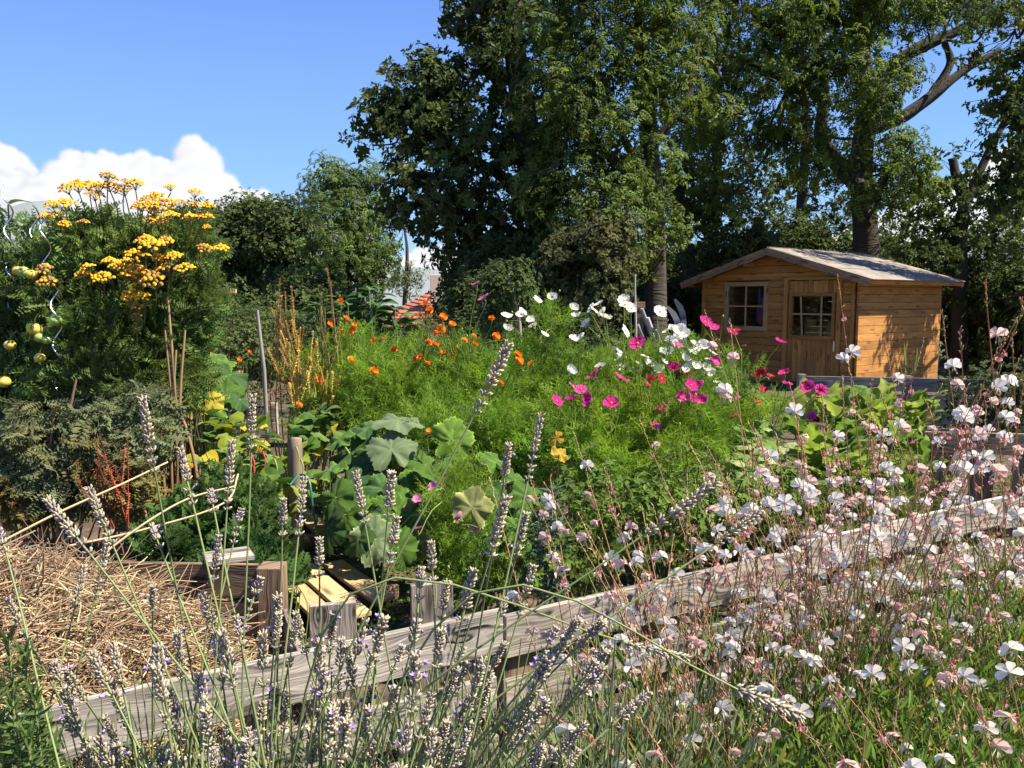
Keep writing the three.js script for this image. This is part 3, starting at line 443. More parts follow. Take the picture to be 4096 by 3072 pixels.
// ---------------------------------------------------------------- pallet fence and timber of the beds
const FA = [-1.06, 1.63], FE = [0.8627, 0.5052], fenceAt = (s, out = 0) => at(FA[0] + FE[0] * s + FE[1] * out, FA[1] + FE[1] * s - FE[0] * out);
{
  const where = ['behind the rosemary and hay', 'behind the lavender stalks', 'between lavender and gaura', 'deep in the white gaura', 'past the gaura by the lawn'];
  for (let k = 0; k < 5; k++) {
    const s = -1.28 + k * 1.225, t = thing('pallet_fence', 'weathered grey pallet fence section standing on edge ' + where[k], 'fence', fenceAt(s), 'pallet fence sections along the bed');
    t.rotation.y = Math.atan2(FE[1], FE[0]) + [0.01, -0.012, 0.006, 0.0, -0.008][k]; t.rotation.z = [0.0, 0.004, -0.006, 0.006, -0.004][k];
    let y = 0.745 + [0, 0.012, -0.012, 0.014, 0][k];
    for (const [w, gap] of [[0.122, 0.062], [0.11, 0.058], [0.118, 0.06], [0.105, 0.06]]) { plank(t, 'plank', [1.215 + rr(-0.02, 0.005), w, 0.022], [0.6 + rr(-0.008, 0.008), y - w / 2, 0.052 + rr(-0.002, 0.003)], M.grey[rnd() < 0.6 ? 0 : 1], [rr(-0.02, 0.02), 0, rr(-0.004, 0.004)]); y -= w + gap; }
    for (const x of [0.06, 0.6, 1.14]) plank(t, 'block', [0.1, 0.62 + rr(0, 0.08), 0.078], [x, 0.34, 0], M.brown[0]);
    y = 0.69; for (let j = 0; j < 3; j++) { plank(t, 'back_plank', [1.2, 0.1, 0.02], [0.6, y - 0.05, -0.052], M.grey[2], [0, 0, rr(-0.008, 0.008)]); y -= 0.24; }
  }
  // compost bay: corner post and boards behind the fence
  const a = P(272, 572, 2.95), b = thing('compost_bay', 'low compost bay of grey boards with a square corner post holding hay', 'compost bay', V(a.x, 0, a.z));
  plank(b, 'corner_post', [0.09, 0.62, 0.09], [0, 0.31, 0], M.brown[0]);
  laid(b, 'capping_board', P(205, 575, 2.98).setY(0.63), P(252, 565, 3.06).setY(0.63), 0.13, 0.022, M.grey[0]);
  for (let k = 0; k < 4; k++) laid(b, 'back_board', V(a.x - 1.9, 0.12 + k * 0.145, a.z - 0.1), V(a.x - 0.05, 0.12 + k * 0.145, a.z - 0.01), 0.022, 0.13, M.brown[k % 2]);
  for (let k = 0; k < 3; k++) laid(b, 'side_board', V(a.x + 0.05, 0.1 + k * 0.15, a.z + 0.02), V(-0.5, 0.1 + k * 0.15, -2.12), 0.022, 0.12, M.grey[2]);
  // upright edging boards
  [['upright weathered board end beside the hay bay', [309, 356], 603, 2.95], ['upright weathered board end in front of the squash', [410, 453], 583, 3.3]].forEach(([label, [x0, x1], py, D]) => {
    const p = P((x0 + x1) / 2, py, D), t = thing('edging_board', label, 'board', V(p.x, 0, p.z), 'upright boards at the bed edge'); t.rotation.y = 0.25;
    plank(t, 'board', [(x1 - x0) * D / F * 1.02, p.y + 0.02, 0.03], [0, p.y / 2 - 0.01, 0], M.grey[1]); plank(t, 'stake', [0.05, p.y - 0.06, 0.05], [0.03, p.y / 2 - 0.05, -0.042], M.brown[0]);
  });
  // walkway of pale slats on the ground
  const w = thing('slatted_walkway', 'pale new wooden slats laid as a walkway between parsley and squash', 'walkway', G(350, 590));
  for (const [p, q, wd] of [[[332, 563], [384, 600], 0.125], [[302, 566], [360, 616], 0.12], [[272, 566], [330, 622], 0.115], [[268, 505], [300, 542], 0.13], [[292, 503], [322, 530], 0.12], [[244, 507], [276, 545], 0.12]]) laid(w, 'slat', G(...p, 0.1), G(...q, 0.1), wd, 0.022, pick(M.pale));
  for (const [p, q] of [[[262, 545], [330, 540]], [[315, 612], [395, 590]]]) laid(w, 'bearer', G(...p, 0.045), G(...q, 0.045), 0.08, 0.08, M.brown[0]);
  // more bed frames further off
  const bed = (label, pts, h, rows, mats, name = 'bed_frame') => {
    const t = thing(name, label, 'bed frame', V(pts[0].x, 0, pts[0].z), 'timber frames of the raised beds');
    for (let k = 0; k + 1 < pts.length; k++) for (let r = 0; r < rows; r++) { const hh = h / rows, y = h - hh * (r + 0.5); laid(t, 'bed_board', pts[k].clone().setY(y), pts[k + 1].clone().setY(y), 0.024, hh * 0.82, pick(mats)); }
    for (const p of pts) { const m = plank(t, 'post', [0.08, h + 0.02, 0.08], [p.x - t.position.x, h / 2 - 0.01, p.z - t.position.z], mats[0]); m.position.z -= 0.055; m.position.x -= 0.03; }
  };
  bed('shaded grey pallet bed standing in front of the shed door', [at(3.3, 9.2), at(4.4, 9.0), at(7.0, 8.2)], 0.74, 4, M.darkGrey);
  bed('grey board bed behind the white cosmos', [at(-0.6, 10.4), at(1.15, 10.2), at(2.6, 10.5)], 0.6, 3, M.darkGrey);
  bed('brown board bed edge below the yellowing amaranth', [G(300, 385), G(318, 418)], 0.24, 1, M.brown);
  bed('dark board bed edge beside the tall grey pole', [G(270, 378), G(297, 384)], 0.3, 2, M.brown);
  bed('grey board bed beyond the dock stalks', [at(-4.5, 9), at(-2.7, 9.3)], 0.4, 2, M.grey);
  // upright pallet with vertical slats
  const u = thing('upright_pallet', 'brown upright pallet with vertical slats beside the sorrel', 'pallet', at(2.62, 5.0)); u.rotation.y = -0.15;
  plank(u, 'top_rail', [1.5, 0.13, 0.03], [0.6, 0.72, 0.03], M.brown[0]); plank(u, 'bottom_rail', [1.5, 0.1, 0.03], [0.6, 0.16, 0.03], M.brown[1]);
  for (let k = 0; k < 6; k++) plank(u, 'slat', [0.14, 0.7, 0.022], [0.02 + k * 0.24, 0.36, 0.002], pick(M.brown));
}

// ---------------------------------------------------------------- hay in the bay
{
  const base = at(-1.55, 2.75), gb = new GB(), N = 26;
  const hgt = (u, v) => 0.56 + 0.16 * Math.sin(u * 3.0) * Math.sin(v * 2.9) - 0.12 * u * u + 0.08 * fbm(u * 4 + 3, v * 4 + 7, 3);
  const spot = (u, v) => { const s = -1.1 + u * 1.95, o = -0.1 - v * 1.28, p = fenceAt(s, o); p.y = hgt(u, v) - 0.62 * Math.pow(Math.max(0, u - 0.45) / 0.55, 2) * (1 - v * 0.25) - 0.1 * (1 - Math.min(1, v * 6)); return p; };
  for (let i = 0; i <= N; i++) for (let j = 0; j <= N; j++) { const p = spot(i / N, j / N); if (i === 0 || j === 0 || i === N || j === N) p.y -= 0.4; gb.vv(p, C(0.2, 0.13, 0.075), i * 0.2, j * 0.2); }
  for (let i = 0; i < N; i++) for (let j = 0; j < N; j++) { const o = i * (N + 1) + j; gb.q(o, o + 1, o + N + 2, o + N + 1); }
  const t = thing('hay_heap', 'heap of dry straw and brown plant waste in the bay behind the fence', 'hay', V(base.x, 0, base.z));
  wpart(t, 'heap_core', gb, matte(1, 1, 1, { roughness: 1 }));
  const sg = new GB(); sg.tube(curve([V(0, 0, 0), V(0.02, 0.35, 0.03), V(-0.02, 0.7, 0.02), V(0.04, 1, -0.03)], 5), 0.0032, 0.0022, 4, white);
  const straw = sg.build(), s2 = new GB(); s2.tube(curve([V(0, 0, 0), V(0.09, 0.3, 0.03), V(0.0, 0.65, 0.1), V(0.12, 1, 0.02)], 6), 0.0032, 0.002, 4, white); const bent = s2.build();
  const cols = [C(0.44, 0.35, 0.19), C(0.36, 0.27, 0.15), C(0.22, 0.155, 0.1), C(0.54, 0.45, 0.27), C(0.26, 0.16, 0.1)], mat = matte(1, 1, 1, { roughness: 0.75 });
  const lay = (n, l0, l1, brown) => { const list = []; for (let k = 0; k < n; k++) { const u = rnd(), v = rnd(), p = spot(u, v), d = V(gauss() * 0.5 + 0.9, gauss() * 0.22 + 0.05, gauss() * 0.5); if (rnd() < 0.3) d.set(gauss(), gauss() * 0.35, gauss()); p.y += rr(-0.02, 0.05); p.addScaledVector(d.normalize(), -0.1); const c = vary(brown && rnd() < 0.55 && v > 0.15 ? pick([cols[2], cols[4]]) : pick(cols.slice(0, 4)), 0.25, 0.05); const w = rr(0.45, 1.15); list.push([aim(p, d, V(w, rr(l0, l1), w)), c]); } return list; };
  foliage(t, 'straw', straw, mat, lay(7500, 0.12, 0.42, true)); foliage(t, 'bent_straw', bent, mat, lay(7000, 0.08, 0.28, true));
  const crumb = new GB(); for (let k = 0; k < 8; k++) { const o = V(rr(-1, 1), rr(-0.3, 0.6), rr(-1, 1)).multiplyScalar(0.03); crumb.leaf(o, V(gauss(), gauss(), gauss()), UP, rr(0.015, 0.03), 0.008, tone(rr(0.5, 1.2))); }
  const cl = []; for (let k = 0; k < 2200; k++) { const p = spot(rnd(), rnd()); p.y += rr(0, 0.03); cl.push([aim(p, V(gauss(), 1, gauss()), rr(0.8, 1.6)), vary(C(0.2, 0.12, 0.07), 0.4)]); }
  foliage(t, 'dry_leaf_litter', crumb.build(false), mat, cl);
  // long dry stalks reaching over the heap
  const st = C(0.58, 0.47, 0.26);
  [['long straw stalk leaning out over the hay towards the tansy stems', [[-10, 548], [60, 512], [120, 485], [168, 462]], 2.9], ['pale dry stalk bent across the hay to the parsley', [[95, 560], [150, 520], [190, 498], [236, 486]], 3.0], ['long dry stalk lying along the back of the hay', [[60, 548], [150, 528], [228, 500], [238, 474]], 3.05]].forEach(([label, pts, D]) => { const l = curve(pts.map(([x, y], i) => P(x, y, D + i * 0.08)), 14), g = new GB(); g.tube(l, 0.0055, 0.0035, 5, st, vary(st)); solo('dry_stalk', label, 'stalk', g, M.stem, l[0], 'dry stalks over the hay'); });
}

// ---------------------------------------------------------------- small plant shapes
function feather(n, len, sub, w) {           // cosmos leaf: thread-like segments
  const g = new GB(); let p = V(0, 0, 0), d = V(0.1, 1, 0).normalize();
  for (let k = 0; k < n; k++) {
    const q = p.clone().addScaledVector(d, len / n); d.x += 0.1; d.normalize(); const c = tone(rr(0.75, 1.3), rr(-0.05, 0.08)); g.blade(p, q, w * 1.2, c, V(0, 0, 1));
    for (const m of [-1, 1]) { const L = len * sub * (1 - 0.5 * Math.abs(k / n - 0.35)) * rr(0.75, 1.15), e = q.clone().add(V(m * 0.72, 0.62, rr(-0.5, 0.5)).normalize().multiplyScalar(L)); g.blade(q, e, w, c, V(0, 0, 1)); const h = q.clone().lerp(e, 0.45); g.blade(h, h.clone().add(V(m * 0.3, 0.9, rr(-0.6, 0.6)).normalize().multiplyScalar(L * 0.5)), w * 0.9, c, V(0, 0, 1)); g.blade(h, h.clone().add(V(m * 0.95, 0.1, rr(-0.6, 0.6)).normalize().multiplyScalar(L * 0.45)), w * 0.9, c, V(0, 0, 1)); }
    p = q;
  }
  return g.build(false);
}
function fern(n, len, wid, tooth) {          // tansy or parsley leaf: toothed leaflets in pairs, arching
  const g = new GB(); let p = V(0, 0, 0), d = V(0, 1, 0.15).normalize();
  for (let k = 0; k < n; k++) {
    const q = p.clone().addScaledVector(d, len / n); d.y -= 0.09; d.z += 0.06; d.normalize(); const c = tone(rr(0.75, 1.25), rr(-0.06, 0.06)), f = Math.sin(Math.PI * (0.18 + 0.75 * k / n));
    g.blade(p, q, 0.004, c, V(1, 0, 0));
    for (const m of [-1, 1]) { const L = wid * f * rr(0.85, 1.1), dir = V(m, 0.45, rr(-0.2, 0.2)).normalize(), nn = V(0, -d.z, d.y); g.leaf(q, dir, nn, L, L * tooth, c, 0.05, 0.15); const h = q.clone().addScaledVector(dir, L * 0.5); g.leaf(h, dir.clone().add(V(0, 0.9, 0)), nn, L * 0.4, L * 0.16, c, 0.05); g.leaf(h, dir.clone().add(V(0, -0.9, 0)), nn, L * 0.35, L * 0.16, c, 0.05); }
    p = q;
  }
  return g.build(false);
}
const feathers = [feather(7, 0.16, 0.42, 0.0042), feather(6, 0.13, 0.5, 0.0045)], tansyFern = fern(9, 0.17, 0.055, 0.3), parsleyFern = fern(6, 0.1, 0.045, 0.55);
// leaf blade with an outline given by halfWidth(f), bent and rippled
function bladeLeaf(len, half, o = {}) {
  const g = new GB(), n = o.n ?? 7, cols = [-1, -0.5, 0, 0.5, 1];
  for (let k = 0; k <= n; k++) { const f = k / n, a = f * (o.bend ?? 0.8), y = Math.cos(a * 0.6) * f * len, z = Math.sin(a) * f * len * 0.45; for (const s of cols) { const w = half(f) * (Math.abs(s) === 1 ? 1 + (o.jag ?? 0) * (k % 2 ? 1 : -1) : 1), c = tone((o.tone ?? 1) * (s === 0 ? (o.vein ?? 1.25) : rr(0.88, 1.1))); g.v(s * w, y, z + Math.abs(s) * w * (o.cup ?? -0.25) + (o.ripple ?? 0) * Math.sin(f * 17 + s * 2) * Math.abs(s), c); } }
  for (let k = 0; k < n; k++) for (let j = 0; j < 4; j++) { const b = k * 5 + j; g.q(b, b + 1, b + 6, b + 5); }
  return g.build();
}
function squashLeaf(R, lobes, ruffle, pale) {
  const g = new GB(), NR = 8, NS = 72, ph = rnd() * 6, out = (a) => { const back = Math.exp(-Math.pow((Math.PI - Math.abs(a)) / 0.32, 2)); return (0.91 + 0.075 * Math.cos(a * lobes) + 0.035 * Math.cos(a * 17 + ph) + 0.035 * Math.cos(a * 36)) * (1 - 0.72 * back); };
  const o = g.v(0, 0, 0, tone(1.5, 0.02));
  for (let k = 1; k <= NR; k++) for (let j = 0; j < NS; j++) {
    const a = (j / NS) * 6.28318 - Math.PI, f = k / NR, r = R * f * out(a), vein = Math.pow(Math.max(0, Math.cos(a * lobes)), 26) * (1 - 0.5 * f) + 0.35 * Math.pow(Math.max(0, Math.cos(a * lobes * 3 + f * 9)), 14) * f;
    const y = R * (0.16 * f - 0.26 * f * f) + ruffle * R * f * f * (Math.sin(a * 5 + ph) + 0.6 * Math.sin(a * 9 + ph * 2)) - vein * R * 0.012 + R * 0.035 * Math.sin(f * 9 + a * 4 + ph) * f * (1 - f) * 2;
    const edge = pale && k === NR ? 1.8 : 1, mildew = pale ? 1 + 0.5 * sstep(0.5, 0.7, fbm(Math.cos(a) * f * 6 + 20 + ph, Math.sin(a) * f * 6 + 20, 3)) : 1, c = tone((rr(0.9, 1.1) + vein * 0.55) * edge * mildew, edge > 1 ? 0.12 : 0);
    g.v(Math.sin(a) * r, y, Math.cos(a) * r, c);
  }
  for (let j = 0; j < NS; j++) { const j2 = (j + 1) % NS; g.t(o, o + 1 + j, o + 1 + j2); for (let k = 0; k < NR - 1; k++) { const b = o + 1 + k * NS; g.q(b + j, b + NS + j, b + NS + j2, b + j2); } }
  return g.build();
}
function petals(n, R, wid, cup, c, c2, eye, notch = 0.09, rows = 1, eyeR = 0.16) {       // a flower facing +y
  const g = new GB();
  for (let w = 0; w < rows; w++) for (let k = 0; k < n; k++) {
    const a = (k + w * 0.5) / n * 6.283 + rr(-0.08, 0.08), RR = R * (1 - w * 0.22) * rr(0.9, 1.06), cu = cup + w * 0.3 + rr(-0.12, 0.12), cc = vary(c, 0.1, 0.02), s = V(-Math.sin(a), 0, Math.cos(a)), d = V(Math.cos(a), 0, Math.sin(a));
    const pt = (f, m) => { const w2 = wid * R * Math.sin(Math.PI * Math.min(0.62, 0.1 + f * 0.56)) * m, len = f - (f > 0.9 ? (Math.abs(m) === 0.5 || m === 0 ? 0 : notch * 2.2) + (m === 0 ? notch : 0) : 0), h = cu * f * f * R + 0.04 * R * Math.abs(m); return g.vv(d.clone().multiplyScalar(RR * len * Math.cos(cu * 0.5)).addScaledVector(s, w2).setY(h + w * 0.006), f < 0.2 ? cc.clone().lerp(c2, 0.8) : f < 0.6 ? cc.clone().lerp(c2, 0.25) : cc); };
    const rws = [0.08, 0.5, 0.85, 1].map((f) => [-1, -0.5, 0, 0.5, 1].map((m) => pt(f, m)));
    for (let i = 0; i < 3; i++) for (let j = 0; j < 4; j++) g.q(rws[i][j], rws[i][j + 1], rws[i + 1][j + 1], rws[i + 1][j]);
  }
  g.dome(V(0, 0.001, 0), UP, R * eyeR, R * 0.16, eye, eye.clone().multiplyScalar(0.8), 8);
  for (let k = 0; k < 8; k++) { const a = k / 8 * 6.283; g.leaf(V(0, -0.002, 0), V(Math.cos(a), -0.15, Math.sin(a)), UP, R * 0.28, R * 0.09, C(0.1, 0.16, 0.04)); }
  g.spindle(V(0, -R * 0.2, 0), UP, R * 0.2, R * 0.13, C(0.1, 0.16, 0.04));
  return g.build();
}
const eyeY = C(0.75, 0.42, 0.03);
const bloom = {
  white: [0.1, 0.45, 0.8, 0.3].map((cup) => petals(8, 0.043, 0.32, cup, C(0.84, 0.85, 0.82), C(0.72, 0.76, 0.55), eyeY)),
  magenta: [0.05, 0.35, 0.6, 0.2].map((cup, k) => petals(8, 0.045, 0.32, cup, k % 2 ? C(0.62, 0.03, 0.26) : C(0.66, 0.07, 0.36), C(0.42, 0.008, 0.12), eyeY)),
  crimson: [0.1, 0.4].map((cup) => petals(8, 0.037, 0.32, cup, C(0.42, 0.006, 0.05), C(0.25, 0.004, 0.04), eyeY)),
  pink: [0.15, 0.4].map((cup) => petals(8, 0.035, 0.32, cup, C(0.72, 0.27, 0.5), C(0.55, 0.1, 0.3), eyeY)),
  orange: [0.0, 0.3, 0.15].map((cup) => petals(8, 0.031, 0.33, cup, C(0.86, 0.22, 0.012), C(0.8, 0.28, 0.015), C(0.8, 0.36, 0.02), 0.04, 2, 0.2)),
};
const budGeo = (() => { const g = new GB(); g.spindle(V(0, -0.004, 0), UP, 0.016, 0.007, C(0.2, 0.3, 0.05), C(0.3, 0.34, 0.08), 6); for (let k = 0; k < 6; k++) { const a = k * 1.047; g.leaf(V(0, -0.003, 0), V(Math.cos(a), 0.2, Math.sin(a)), UP, 0.012, 0.003, C(0.12, 0.2, 0.04)); } return g.build(); })();
const seedHead = (() => { const g = new GB(); for (let k = 0; k < 16; k++) g.spindle(V(0, 0, 0), V(gauss(), rr(0.1, 1), gauss()), rr(0.01, 0.017), 0.0016, C(0.28, 0.2, 0.07), C(0.4, 0.3, 0.12), 3); return g.build(); })();

// a bushy herb: stems from a foot into lobes of leaves [px, py, D, radius px, leaves]
function herb(o) {
  const foot = o.foot ?? (() => { const c = P(...o.lobes[0]); return V(c.x, 0, c.z); })(), t = thing(o.name, o.label, o.category ?? 'plant', foot, o.group), st = new GB(), lists = (Array.isArray(o.geo) ? o.geo : [o.geo]).map(() => []);
  for (const [px, py, D, rp, n, col] of o.lobes) {
    const c = P(px, py, D), r = rp * D / F, tint = vary(col ?? o.col ?? white, 0.18, 0.1);
    for (let k = 0; k < (o.stems ?? 4); k++) { const e = c.clone().add(V(gauss(), rr(-0.3, 0.8), gauss()).multiplyScalar(r * 0.8)); st.tube(arc(foot.clone().add(V(rr(-1, 1), 0, rr(-1, 1)).multiplyScalar(o.spread ?? 0.08)), e, V(rr(-0.06, 0.06), 0.06, rr(-0.06, 0.06)), 6), o.stemR ?? 0.005, 0.002, 4, o.stemC ?? C(0.14, 0.19, 0.05)); }
    for (let k = 0; k < n; k++) {
      const d = V(gauss(), gauss(), gauss()).normalize(), p = c.clone().add(V(d.x * r, d.y * r * (o.tall ?? 1), d.z * r).multiplyScalar(Math.pow(rnd(), 0.45) * rr(0.8, 1.15)));
      if (p.y < 0.02) continue;
      const out = d.clone().multiplyScalar(o.out ?? 0.7).add(V(rr(-0.5, 0.5), o.rise ?? 0.5, rr(-0.5, 0.5))), w = Math.floor(rnd() * lists.length);
      lists[w].push([aim(p, out, (o.size ?? 1) * rr(0.7, 1.3)), vary(tint, 0.22, 0.09)]);
    }
  }
  wpart(t, 'stems', st, M.stem);
  lists.forEach((l, i) => { if (l.length) foliage(t, 'foliage', Array.isArray(o.geo) ? o.geo[i] : o.geo, o.mat, l); });
  t.userData_lobes = o.lobes; return t;
}
// flowers set on the plant of the list that grows nearest
function setFlowers(plants, kind, spots, o = {}) {
  for (const [px, py, dD] of spots) {
    let best, bd = 1e9; for (const t of plants) for (const l of t.userData_lobes) { const d = Math.hypot(px - l[0], (py - l[1]) * 0.6); if (d < bd) { bd = d; best = [t, l]; } }
    const [t, l] = best, D = l[2] - l[3] * l[2] / F * 0.95 - 0.2 + (dD ?? rr(-0.15, 0.12)), p = P(px, py, D), foot = P(lerp(px, l[0], 0.65), l[1] + 8, D + 0.15), g = new GB();
    const face = V(rr(-0.8, 0.8), rr(0.35, 1.05), rr(-0.5, 0.95)).normalize(), c = vary(C(0.16, 0.24, 0.05), 0.2);
    g.tube(curve([foot, foot.clone().lerp(p, 0.55).add(V(rr(-0.02, 0.02), 0.02, rr(-0.02, 0.02))), p.clone().addScaledVector(face, -0.03), p.clone().addScaledVector(face, -0.006)], 7), 0.0034, 0.0018, 4, c);
    const s = wpart(t, 'flower_stalk', g, M.stem), f = part(s, o.name ?? 'flower', pick(bloom[kind]), M.petal), k = (o.size ?? 1) * rr(0.74, 1.1);
    f.position.copy(p).sub(t.position); f.quaternion.setFromUnitVectors(UP, face).multiply(Q.setFromAxisAngle(UP, rnd() * 6)); f.scale.setScalar(k);
    if (rnd() < (o.buds ?? 0.5)) { const b = p.clone().add(V(rr(-0.12, 0.12), rr(-0.2, 0.05), rr(-0.08, 0.08))), h = new GB(), from = foot.clone().lerp(p, 0.5); h.tube(arc(from, b, V(0, 0.01, 0), 4), 0.002, 0.0014, 3, c); const bs = wpart(t, 'bud_stalk', h, M.stem), bm = part(bs, rnd() < 0.7 ? 'bud' : 'seed_head', rnd() < 0.7 ? budGeo : seedHead, M.stem); bm.position.copy(b).sub(t.position); }
  }
}
const crop = (x0, y0, k) => ([x, y, d]) => [(x0 + x / k) / 4, (y0 + y / k) / 4, d];

// ---------------------------------------------------------------- cosmos beds
const cosmosLeaf = leafy(0.17, 0.29, 0.025, { transmission: 0.52, clearcoat: 0 });
{
  const ab = (x, y, D, r, n) => [x, y + (y < 420 ? 12 : 4), D, r * 0.92, y < 362 ? n * 0.4 : n * 0.8];
  const orange = [['orange cosmos clump beside the browning dock stalks', [ab(318, 372, 6.3, 24, 210), ab(340, 400, 6.0, 32, 300), ab(318, 415, 6.0, 22, 180), ab(345, 350, 6.4, 24, 190), ab(365, 335, 6.6, 18, 90)]],
    ['orange cosmos clump in front of the red roofed house', [ab(380, 372, 6.0, 30, 280), ab(410, 385, 5.8, 34, 320), ab(385, 412, 5.7, 32, 300), ab(415, 352, 6.2, 24, 170), ab(395, 438, 5.5, 28, 240)]],
    ['orange cosmos clump at the foot of the bean poles', [ab(455, 372, 5.9, 30, 280), ab(485, 382, 5.7, 32, 300), ab(450, 405, 5.6, 34, 320), ab(488, 415, 5.4, 34, 320), ab(462, 350, 6.1, 20, 140)]],
    ['bushy green cosmos clump above the squash leaves', [ab(428, 440, 5.2, 32, 290), ab(470, 445, 5.1, 34, 310), ab(512, 440, 5.0, 34, 310), ab(400, 462, 5.2, 26, 200), ab(505, 470, 4.9, 28, 220)]]].map(([label, lobes]) => herb({ name: 'orange_cosmos', label, category: 'flower', geo: feathers, mat: cosmosLeaf, lobes, group: 'orange cosmos plants' }));
  const C2 = crop(800, 900, 2.16), C3 = crop(1700, 1000, 2.16), CB = crop(2000, 1300, 2.16), C4 = crop(2700, 900, 1.843), C7 = crop(1000, 1500, 1.659);
  setFlowers(orange, 'orange', [[1215, 665], [1260, 815], [1125, 850], [1335, 865], [1225, 930], [1320, 915], [1510, 1000], [1600, 985], [1675, 1085], [1305, 1165], [1365, 1210], [1025, 1345], [1975, 750], [1950, 685], [2105, 800], [2080, 890], [2060, 935], [2190, 865], [1965, 1020], [1870, 1160], [1905, 1150], [1955, 1200], [1610, 1500], [1580, 1520], [850, 1560], [1380, 1355], [1505, 1265], [2030, 1040], [2100, 1110], [1990, 740]].map(C2));
  setFlowers(orange, 'orange', [[35, 530], [155, 585], [235, 650], [140, 680], [110, 720], [190, 725], [575, 590], [420, 750], [340, 785], [430, 820], [25, 805], [285, 850], [90, 825], [795, 910], [810, 960], [920, 980], [20, 985], [610, 750], [160, 890], [245, 930], [650, 1150], [40, 1570], [590, 1080]].map(C3));
  const whites = [['white cosmos clump with airy stems beside the bean poles', [ab(518, 375, 6.1, 28, 230), ab(505, 350, 6.3, 16, 70), ab(540, 395, 5.8, 30, 260), ab(535, 355, 6.2, 16, 70), ab(550, 310, 6.0, 12, 70), ab(553, 335, 6.0, 14, 80)]],
    ['white cosmos clump in the middle of the bed', [ab(580, 370, 5.9, 28, 220), ab(605, 385, 5.6, 32, 280), ab(575, 405, 5.5, 30, 250), ab(620, 360, 5.8, 22, 140)]],
    ['crowded white cosmos clump in front of the shed window', [ab(655, 365, 5.7, 26, 200), ab(685, 375, 5.5, 24, 170), ab(640, 390, 5.4, 30, 260), ab(700, 355, 5.6, 18, 100), ab(720, 395, 5.4, 22, 130)]]].map(([label, lobes]) => herb({ name: 'white_cosmos', label, category: 'flower', geo: feathers, mat: cosmosLeaf, lobes, group: 'white cosmos plants' }));
  setFlowers(whites, 'white', [[975, 430], [1098, 405], [845, 530], [835, 555], [705, 565], [915, 600], [930, 650], [710, 697], [1033, 732], [1285, 500], [1305, 580], [1390, 640], [1285, 775], [1345, 768], [1440, 505], [1505, 465], [1530, 535], [1560, 590], [1720, 440], [1735, 475], [1785, 505], [2030, 535], [2020, 550], [1730, 700], [1655, 875], [2095, 705], [2140, 695], [2180, 690], [2125, 780], [2185, 750], [2065, 880], [2110, 870], [1515, 1005], [1700, 1010], [1855, 1000], [1935, 990], [2060, 960], [2025, 1050], [1250, 1052], [1665, 1055], [1820, 1060], [1680, 940], [1900, 920], [1460, 520]].map(C3), { size: 1.02 });
  setFlowers(whites, 'white', [[1500, 45], [1560, 50], [1590, 80], [1490, 130], [1690, 180], [1720, 200], [1750, 190], [1830, 240], [1590, 300], [1770, 380], [1700, 360], [1860, 470], [1880, 500], [1640, 330], [1620, 380], [1830, 410], [1560, 110], [1800, 300], [1740, 420], [1660, 240]].map(CB), { size: 1.0 });
  const reds = [['magenta cosmos clump in full bloom behind the yellow squash leaf', [ab(575, 425, 4.9, 34, 280), ab(608, 430, 4.8, 34, 290), ab(560, 455, 4.7, 30, 230), ab(600, 465, 4.5, 34, 280), ab(625, 495, 4.4, 26, 170)]],
    ['magenta cosmos clump tangled with gaura near the shed', [ab(650, 415, 4.9, 32, 260), ab(685, 405, 4.9, 28, 200), ab(660, 450, 4.6, 32, 250), ab(700, 440, 4.7, 26, 170), ab(670, 485, 4.4, 26, 170)]],
    ['loose magenta cosmos with thin stems before the shed door', [ab(735, 405, 5.2, 16, 60), ab(765, 410, 5.2, 16, 60), ab(715, 430, 5.0, 22, 110), ab(745, 365, 5.3, 8, 16)]]].map(([label, lobes]) => herb({ name: 'magenta_cosmos', label, category: 'flower', geo: feathers, mat: cosmosLeaf, lobes, group: 'magenta cosmos plants' }));
  setFlowers(reds, 'magenta', [[815, 440], [1050, 465], [630, 540], [700, 555], [490, 655], [615, 650], [765, 630], [770, 690], [960, 675], [1535, 170], [1500, 370], [1850, 315], [1650, 520], [1720, 540], [1570, 600], [1600, 650], [1680, 620], [1750, 650], [1430, 695], [1410, 880], [1340, 880], [1840, 20], [1190, 160], [1990, 75]].map(CB));
  setFlowers(reds, 'crimson', [[1270, 505], [1620, 420], [1380, 740], [1670, 520], [2000, 765], [1300, 470], [1395, 465]].map(CB));
  setFlowers(reds, 'magenta', [[220, 715], [285, 755], [775, 865], [805, 1095], [830, 1170], [980, 1200], [1075, 1215], [290, 1010], [1000, 1420], [415, 1390]].map(C4));
  setFlowers(reds, 'crimson', [[705, 1110], [630, 1100], [650, 1210], [610, 1300], [435, 780], [1060, 1260], [1040, 1430]].map(C4));
  setFlowers([orange[2]], 'pink', [C3([510, 420]), C3([440, 290])], { size: 1.2 });
  const low = herb({ name: 'pink_cosmos', label: 'short pale pink cosmos with thread leaves among the squash', category: 'flower', geo: feathers, mat: cosmosLeaf, lobes: [ab(462, 520, 3.9, 26, 150), ab(478, 548, 3.8, 24, 130), ab(455, 490, 4.0, 20, 90), ab(470, 575, 3.7, 18, 70)], size: 0.85 });
  setFlowers([low], 'pink', [[1190, 745], [1215, 740], [1485, 1020], [1390, 945], [1110, 825], [1115, 1020]].map(C7), { size: 0.72 });
}

